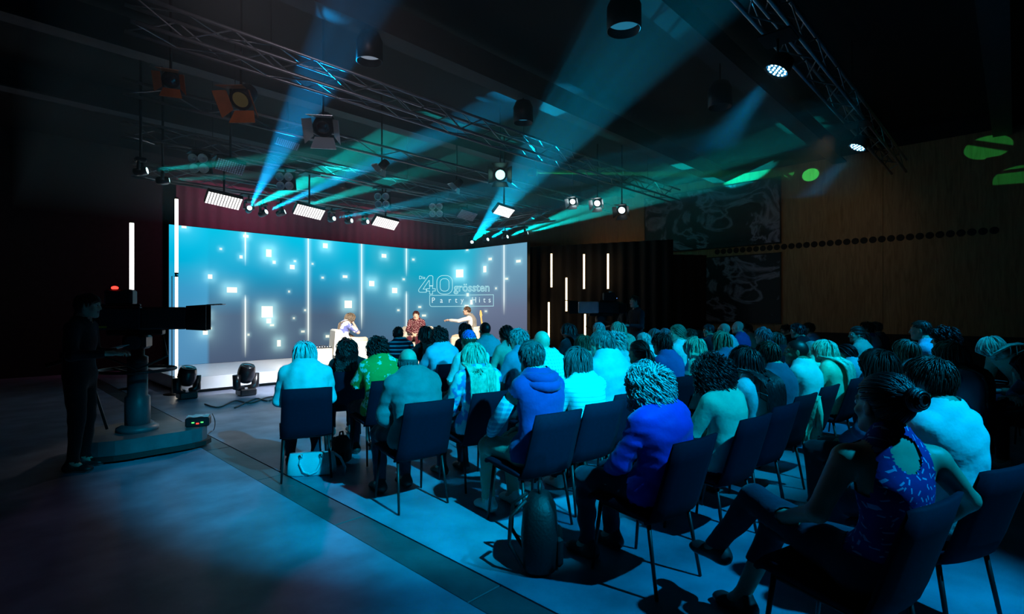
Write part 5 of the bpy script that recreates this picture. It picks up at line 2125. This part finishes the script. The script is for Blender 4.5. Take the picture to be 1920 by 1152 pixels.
p = at(606, 676, 12.05)
t = thing('guitar_amplifier', 'small cream guitar amplifier with dark control panel beside the left armchair', 'amplifier', (p.x, p.y, SZ), -.35)
MB().box((0, 0, .20), (.38, .22, .38), None, .015).build('cabinet', M_AMPC, t)
MB().box((0, -.112, .17), (.33, .012, .28), None, .004).build('speaker_grille', mat('amp_grille', (.60, .54, .42), .8, bump=.4, bscale=400), t)
MB().box((0, -.03, .398), (.36, .14, .03), None, .006).build('control_panel', M_BLACK, t)
for k in range(6):
    MB().lathe([(.012, 0), (.010, .018), (0, .018)], (-.14 + .056 * k, -.05, .413), None, 10).build('knob', M_CREAM, t)
MB().tube([(-.08, .05, .40), (-.07, .05, .44), (.07, .05, .44), (.08, .05, .40)], .010, 6).build('handle', M_BLACK, t)
for sx in (-1, 1):
    for sy in (-1, 1):
        MB().lathe([(.014, 0), (.014, .014)], (sx * .15, sy * .08, 0), None, 8).build('rubber_foot', M_RUBBER, t)

p = at(912, 640, 15.0)
t = thing('electric_guitar', 'electric guitar with maple neck leaning on a stand behind the right armchair', 'guitar', (p.x, p.y, SZ), heading(-FW) + PI + .0, None)
Rg = Matrix.Rotation(-.14, 4, 'Y') @ Matrix.Rotation(.0, 4, 'X')
out = [(0, -.20), (.12, -.19), (.17, -.10), (.15, .0), (.115, .05), (.14, .12), (.17, .20), (.12, .24), (.06, .17), (0, .15), (-.06, .17), (-.11, .22), (-.15, .19), (-.13, .11),
       (-.115, .05), (-.15, -.01), (-.18, -.10), (-.13, -.18)]
Mg = Rg @ Matrix.Translation((0, 0, .34)) @ Matrix.Rotation(PI / 2, 4, 'X')
MB().prism(out, .045, Mg).build('body', M_CREAM, t)
MB().prism([(.01, -.14), (.10, -.10), (.09, .06), (.02, .12), (-.04, .10), (-.05, -.05)], .004, Mg @ Matrix.Translation((0, 0, .045))).build('pickguard', M_BLACKP, t)
MB().prism([(-.027, .08), (.027, .08), (.021, .74), (-.021, .74)], .024, Mg @ Matrix.Translation((0, 0, .030))).build('neck', M_WOODY, t)
hd = MB().prism([(-.021, .74), (.021, .74), (.045, .80), (.035, .93), (-.005, .93), (-.030, .80)], .016, Mg @ Matrix.Translation((0, 0, .034))).build('headstock', M_WOODY, t)
pg = MB()
for k in range(6):
    pg.ball(tuple(Mg @ Vector((.048 - .006 * abs(k - 2), .79 + .024 * k, .04))), .010, 6, 4)
pg.build('tuning_peg', M_CHROME, hd)
MB().tube([(.0, .06, .0), (0, .05, .12), (0, .02, .44)], .010, 6).build('stand_post', M_BLACK, t)
for s in (-1, 1):
    MB().tube([(0, .05, .14), (s * .18, -.10, .012)], .009, 6).build('stand_leg', M_BLACK, t)
MB().tube([(0, .05, .14), (0, .24, .012)], .009, 6).build('stand_leg', M_BLACK, t)
MB().tube([(-.12, -.08, .14), (-.10, .04, .13), (.10, .04, .13), (.12, -.08, .14)], .009, 6).build('body_cradle', M_BLACK, t)

# ================================================================== television cameras
M_CAMG = mat('camera_grey', (.022, .022, .026), .5, noise=.15)
M_CAMP = mat('camera_pale_box', (.80, .72, .76), .5, noise=.1)
M_PED = mat('pedestal_grey', (.07, .085, .10), .45, noise=.15)
M_TALLY = emat('red_tally', (1.0, .03, .02), 4.0)
M_LEDG = emat('green_indicator', (.1, 1.0, .2), 1.6)
M_LEDB = emat('blue_indicator', (.1, .3, 1.0), 1.6)
M_YEL = mat('yellow_label', (.75, .55, .05), .5)
M_CABLE = mat('black_cable', (.02, .018, .018), .5)


def tv_camera(label, x, y, rz, zc=1.47, pale=False):
    """broadcast camera on a pedestal; local +x is where the lens looks, zc is the lens axis"""
    t = thing('television_camera', label, 'camera', (x, y, 0), rz)
    bd = M_CAMG
    body = MB()
    body.box((-.22, 0, zc), (.46, .22, .25), None, .02)
    body.box((-.52, 0, zc - .02), (.16, .20, .21), None, .02)
    body.build('camera_body', bd, t)
    MB().box((-.20, 0, zc + .145), (.36, .06, .03), None, .01).build('top_handle', bd, t)
    ln = MB().box((.22, 0, zc), (.44, .24, .25), None, .02).build('box_lens', M_CAMP if pale else bd, t)
    h = MB()
    for (a, b) in (((.44, -.14, -.12), (.44, .14, -.12)), ((.44, .14, -.12), (.44, .14, .13)), ((.44, .14, .13), (.44, -.14, .13)), ((.44, -.14, .13), (.44, -.14, -.12))):
        a, b = Vector(a), Vector(b)
        e = Vector((.20, 0, 0))
        k = 1.12
        a2, b2 = Vector((a.x, a.y * k, a.z * k)) + e, Vector((b.x, b.y * k, b.z * k)) + e
        for q in (a, b, a2, b2):
            q.z += zc
        n = (b - a).cross(e).normalized() * .008
        h.add([a, b, b2, a2, a + n, b + n, b2 + n, a2 + n], [(0, 1, 2, 3), (7, 6, 5, 4), (0, 4, 5, 1), (1, 5, 6, 2), (2, 6, 7, 3), (3, 7, 4, 0)])
    h.build('lens_hood', M_BLACKP, ln)
    MB().box((.72, 0, zc + .155), (.16, .30, .012), (0, -.06, 0), .004).build('hood_flap', M_BLACKP, ln)
    vf = MB().box((-.22, .06, zc + .235), (.26, .20, .17), None, .02).build('viewfinder', bd, t)
    MB().ball((-.26, 0, zc + .335), (.035, .035, .02), 10, 6).build('tally_lamp', M_TALLY if not pale else M_LEDOFF, vf)
    for k, mm in enumerate((M_LEDG, M_LEDB)):
        MB().ball((-.50 - .02 * k, -.105, zc - .06), .007, 6, 4).build('indicator', mm, t)
    MB().ball((-.40, -.05, zc + .20), .009, 6, 4).build('indicator', M_LEDB, t)
    MB().box((-.38, -.112, zc - .09), (.16, .004, .02)).build('name_strip', M_YEL, t)
    MB().box((-.06, 0, zc - .155), (.52, .16, .06), None, .012).build('mounting_plate', M_BLACK, t)
    hd_ = MB()
    hd_.box((-.05, 0, zc - .26), (.22, .30, .16), None, .03)
    hd_.build('pan_head', M_BLACK, t)
    MB().tube([(-.05, -.17, zc - .26), (-.05, .17, zc - .26)], .075, 14).build('tilt_drum', M_CAMG, t)
    for s in (-1, 1):
        b = MB().tube([(-.08, s * .17, zc - .28), (-.40, s * .24, zc - .36), (-.72, s * .27, zc - .46)], .014, 8).build('pan_bar', M_CHROME if not pale else M_BLACK, t)
        MB().tube([(-.60, s * .256, zc - .42), (-.76, s * .275, zc - .473)], .022, 8).build('grip', M_RUBBER, b)
        MB().box((-.60, s * .26, zc - .37), (.10, .06, .07), None, .01).build('zoom_control', M_CAMG, b)
    MB().lathe([(.10, 0), (.10, .07), (.065, .09), (.065, .16)], (-.05, 0, zc - .50), None, 18).build('head_mount', M_BLACK, t)
    MB().lathe([(.12, .26), (.12, .60), (.095, .62), (.095, zc - .49)], (-.05, 0, 0), None, 20).build('column', M_PED, t)
    MB().tube([(-.05 + .36 * math.cos(a), .36 * math.sin(a), .90) for a in np.linspace(0, 2 * PI, 41)], .017, 8, False).build('steering_ring', M_BLACK, t)
    for k in range(3):
        a = 2 * PI * k / 3 + .4
        MB().tube([(-.05 + .09 * math.cos(a), .09 * math.sin(a), .86), (-.05 + .36 * math.cos(a), .36 * math.sin(a), .90)], .012, 6).build('ring_spoke', M_BLACK, t)
    sk = [(.62 * math.cos(a) * (1 + .16 * math.cos(3 * a)), .52 * math.sin(a) * (1 + .12 * math.cos(3 * a))) for a in np.linspace(0, 2 * PI, 30, endpoint=False)]
    MB().prism([(q[0] - .05, q[1]) for q in sk], .05, Matrix.Translation((0, 0, .03))).build('base_skirt', M_RUBBER, t)
    MB().prism([(q[0] * .94 - .05, q[1] * .94) for q in sk], .15, Matrix.Translation((0, 0, .08))).build('base_cover', M_PED, t)
    MB().lathe([(.20, .23), (.20, .27), (.14, .30)], (-.05, 0, 0), None, 20).build('column_collar', M_PED, t)
    for k in range(3):
        a = 2 * PI * k / 3
        MB().tube([(-.05 + .48 * math.cos(a), .42 * math.sin(a) - .02, .04), (-.05 + .48 * math.cos(a), .42 * math.sin(a) + .02, .04)], .038, 12).build('castor', M_RUBBER, t)
    cb = MB()
    cb.tube([(-.45, .08, zc - .1), (-.35, -.16, zc - .38), (.0, -.2, zc - .55), (.26, -.12, zc - .42), (.20, -.05, zc - .2)], .012, 6)
    cb.build('camera_cable', M_CABLE, t)
    MB().tube([(-.58, .06, zc - .08), (-.66, -.06, zc - .5), (-.40, -.12, .7), (-.30, -.10, .28)], .014, 6).build('trunk_cable', M_CABLE, t)
    return t


dl = RT * .93 + FW * .36
rzc = math.atan2(dl.y, dl.x)
c = at(268, 580, 5.85)
tc_ = tv_camera('big black television camera on a grey pedestal at the left, red lamp on top', c.x, c.y, rzc)
p = at(372, 800, 6.05)
t = thing('camera_control_box', 'small box with red and green lamps and crumpled foil lying on the pedestal foot', 'box', (p.x, p.y, .232), rzc)
MB().box((0, 0, .05), (.24, .16, .10), None, .012).build('case', M_BLACK, t)
fo = MB()
rg = np.random.RandomState(5)
gx = [[(-.11 + .22 * i / 6, -.07 + .14 * k / 4, .105 + .018 * rg.rand()) for k in range(5)] for i in range(7)]
fo.add([q for r_ in gx for q in r_], [(i * 5 + k, (i + 1) * 5 + k, (i + 1) * 5 + k + 1, i * 5 + k + 1) for i in range(6) for k in range(4)])
fo.build('foil_cover', mat('pale_foil', (.75, .75, .78), .3, .5), t)
for k, mm in enumerate((M_LEDG, M_TALLY, M_LEDG)):
    MB().box((-.04 + .045 * k, -.084, .05 - .012 * (k == 1)), (.026, .008, .012)).build('indicator_lamp', mm, t)
q = at(150, 560, 5.15)
person('camera operator in black standing behind the left television camera, barely lit', (q.x, q.y, 0), rzc - PI / 2 - .1, 1.74, ('short', 'black'), 'fair', BLK, 1.9, M_BLACKT, M_SHOE,
       pose='stand', arms=('hold', 'hold'), h=.02, seed=501, group='camera crew', lean=.06)
c = at(1122, 575, 11.4)
dr = -RT * .98 + FW * .1
tv_camera('distant television camera with pale lens box before the black drape', c.x, c.y, math.atan2(dr.y, dr.x), 1.62, True)
q = at(1192, 550, 10.9)
person('camera operator in black with a beard, standing far back against the dark drape', (q.x, q.y, 0), heading(-RT + FW * .0) + .4, 1.88, ('short', 'black'), 'fair', BLK, 1.9, M_BLACKT, M_SHOE,
       pose='stand', arms=('hold', 'hold'), h=.024, seed=502, group='camera crew', dens=.4)
q = at(1166, 566, 12.6)
person('second person in black, half hidden behind the distant television camera', (q.x, q.y, 0), heading(-RT), 1.76, ('short', 'brown'), 'fair', BLK, 1.9, M_BLACKT, M_SHOE,
       pose='stand', arms=('hold', 'hold'), h=.026, seed=503, group='camera crew', dens=.4)

# ================================================================== bags and small things on the floor
M_BAG = mat('pale_blue_leather', (.42, .55, .62), .45, noise=.06)
p = at_z(585, 889, 0)
t = thing('handbag', 'pale blue leather handbag with two handles under the leftmost chair', 'handbag', (p.x, p.y, 0), -.62)
b = MB()
pr = [(.0, .21), (.10, .215)]
vs = []
for (z, w, d) in ((0, .20, .075), (.02, .225, .085), (.12, .215, .07), (.205, .20, .028)):
    for k in range(20):
        a = 2 * PI * k / 20
        ex_ = lambda v: math.copysign(abs(v) ** .45, v)
        vs.append((w * ex_(math.cos(a)), d * ex_(math.sin(a)), z))
b.add(vs, [(i * 20 + k, i * 20 + (k + 1) % 20, (i + 1) * 20 + (k + 1) % 20, (i + 1) * 20 + k) for i in range(3) for k in range(20)] + [tuple(range(20))[::-1], tuple(range(60, 80))], True)
b.build('bag_body', M_BAG, t)
for s in (-1, 1):
    hb_ = MB().tube([(-.09, s * .045, .17), (-.095, s * .078, .12), (-.06, s * .095, .05), (0, s * .098, .025), (.06, s * .095, .05), (.095, s * .078, .12), (.09, s * .045, .17)], .011, 8)
    hb_.build('handle', M_BAG, t)
    for q_ in (-1, 1):
        MB().tube([(q_ * .09, s * .052, .165), (q_ * .09, s * .052, .20)], .016, 8).build('ring', M_CHROME, t)
MB().tube([(.20, 0, .19), (.26, -.02, .15), (.31, -.05, .06), (.30, -.10, .012)], .013, 8).build('shoulder_strap', M_BAG, t)
M_BPK = mat('black_nylon', (.003, .003, .004), .6, noise=.2, bump=.3, bscale=60)


def backpack(label, loc, rz, s=1.0):
    t = thing('backpack', label, 'bag', loc, rz, None)
    b = MB()
    vs = []
    for (z, w, d) in ((0, .13, .07), (.03, .16, .10), (.20, .165, .115), (.36, .145, .10), (.44, .09, .06), (.46, .03, .02)):
        for k in range(16):
            a = 2 * PI * k / 16
            f = lambda v: math.copysign(abs(v) ** .6, v)
            vs.append((w * s * f(math.cos(a)), d * s * f(math.sin(a)), z * s))
    b.add(vs, [(i * 16 + k, i * 16 + (k + 1) % 16, (i + 1) * 16 + (k + 1) % 16, (i + 1) * 16 + k) for i in range(5) for k in range(16)] + [tuple(range(16))[::-1], tuple(range(80, 96))], True)
    b.build('pack_body', M_BPK, t)
    MB().box((0, -.115 * s, .13 * s), (.22 * s, .05 * s, .18 * s), None, .02).build('front_pocket', M_BPK, t)
    MB().tube([(-.04 * s, 0, .44 * s), (-.03 * s, 0, .51 * s), (.03 * s, 0, .51 * s), (.04 * s, 0, .44 * s)], .010, 6).build('grab_loop', M_BPK, t)
    for q_ in (-1, 1):
        MB().tube([(q_ * .06 * s, .08 * s, .42 * s), (q_ * .10 * s, .17 * s, .34 * s), (q_ * .11 * s, .18 * s, .18 * s), (q_ * .12 * s, .10 * s, .05 * s)], .012, 6).build('strap', M_BPK, t)
    return t


p = at_z(1012, 1062, 0)
backpack('black backpack with loose straps standing behind the man in the blue hoodie', (p.x, p.y, 0), .7)
p = at_z(640, 868, 0)
backpack('small black bag between the handbag and the green floral shirt', (p.x, p.y, 0), .3, .62)


def cable(label, pts, r=.012):
    P = [Vector(q) for q in pts]
    out = []
    for i in range(len(P) - 1):
        a, b_, c_, d_ = P[max(i - 1, 0)], P[i], P[i + 1], P[min(i + 2, len(P) - 1)]
        for k in range(6):
            u = k / 6
            out.append(.5 * ((2 * b_) + (-a + c_) * u + (2 * a - 5 * b_ + 4 * c_ - d_) * u * u + (-a + 3 * b_ - 3 * c_ + d_) * u ** 3))
    out.append(P[-1])
    tag(MB().tube(out, r, 6).build('floor_cable', mat('reddish_cable', (.06, .035, .035), .5)), label, 'cable')


fp = lambda px, py: at_z(px, py, .014)
cable('dark cable snaking along the floor between the two floor moving heads', [fp(384, 758), fp(410, 764), fp(440, 752), fp(470, 756), fp(500, 746), fp(536, 741)])
cable('second dark cable looping on the floor right of the second floor moving head', [fp(440, 765), fp(480, 748), fp(505, 752), fp(530, 735), fp(560, 733)])
cable('thin cable hanging off the pedestal foot onto the bright floor', [at(398, 776, 6.1), at(403, 790, 6.05), fp(401, 806), fp(392, 812), fp(380, 830)], .005)

# mint jacket hung over a chair back
p = at(1521, 742, 4.55)
b = MB()
vs, fs = [], []
nz, nx = 12, 8
for i in range(nz + 1):
    for k in range(nx + 1):
        u = -1 + 2 * k / nx
        z = p.z - .38 * i / nz
        vs.append((u * (.062 - .015 * i / nz) + .012 * math.sin(3 * u + i), .012 * math.sin(5 * u + .5 * i) + .004 * i, z - p.z - .05 * abs(u) * (i == nz)))
for i in range(nz):
    for k in range(nx):
        a = i * (nx + 1) + k
        fs.append((a, a + 1, a + nx + 2, a + nx + 1))
n0 = len(vs)
vs += [(v_[0], v_[1] - .03, v_[2]) for v_ in vs]
fs += [tuple(q + n0 for q in f[::-1]) for f in fs]
fs += [(k, k + 1, n0 + k + 1, n0 + k)[::-1] for k in range(nx)]
t = thing('jacket', 'mint green jacket hanging down from a chair back in the second nearest row', 'jacket', (p.x, p.y, p.z), -.75)
b.add(vs, fs, True).build('jacket_body', MINT, t)
MB().tube([(.05, -.015, -.02), (.065, -.02, -.16), (.06, -.02, -.34)], [.022, .028, .024], 10).build('jacket_sleeve', MINT, t)
# papers held by the bent person
p = at(1850, 712, 6.15)
t = thing('paper_sheet', 'white sheets held by the bent person in khaki', 'paper', p, .9, None, Euler((.12, .05, .9)))
for k in range(2):
    MB().box((.01 * k, .015 * k, -.03 * k), (.30, .20, .003)).build('sheet', W_, t)
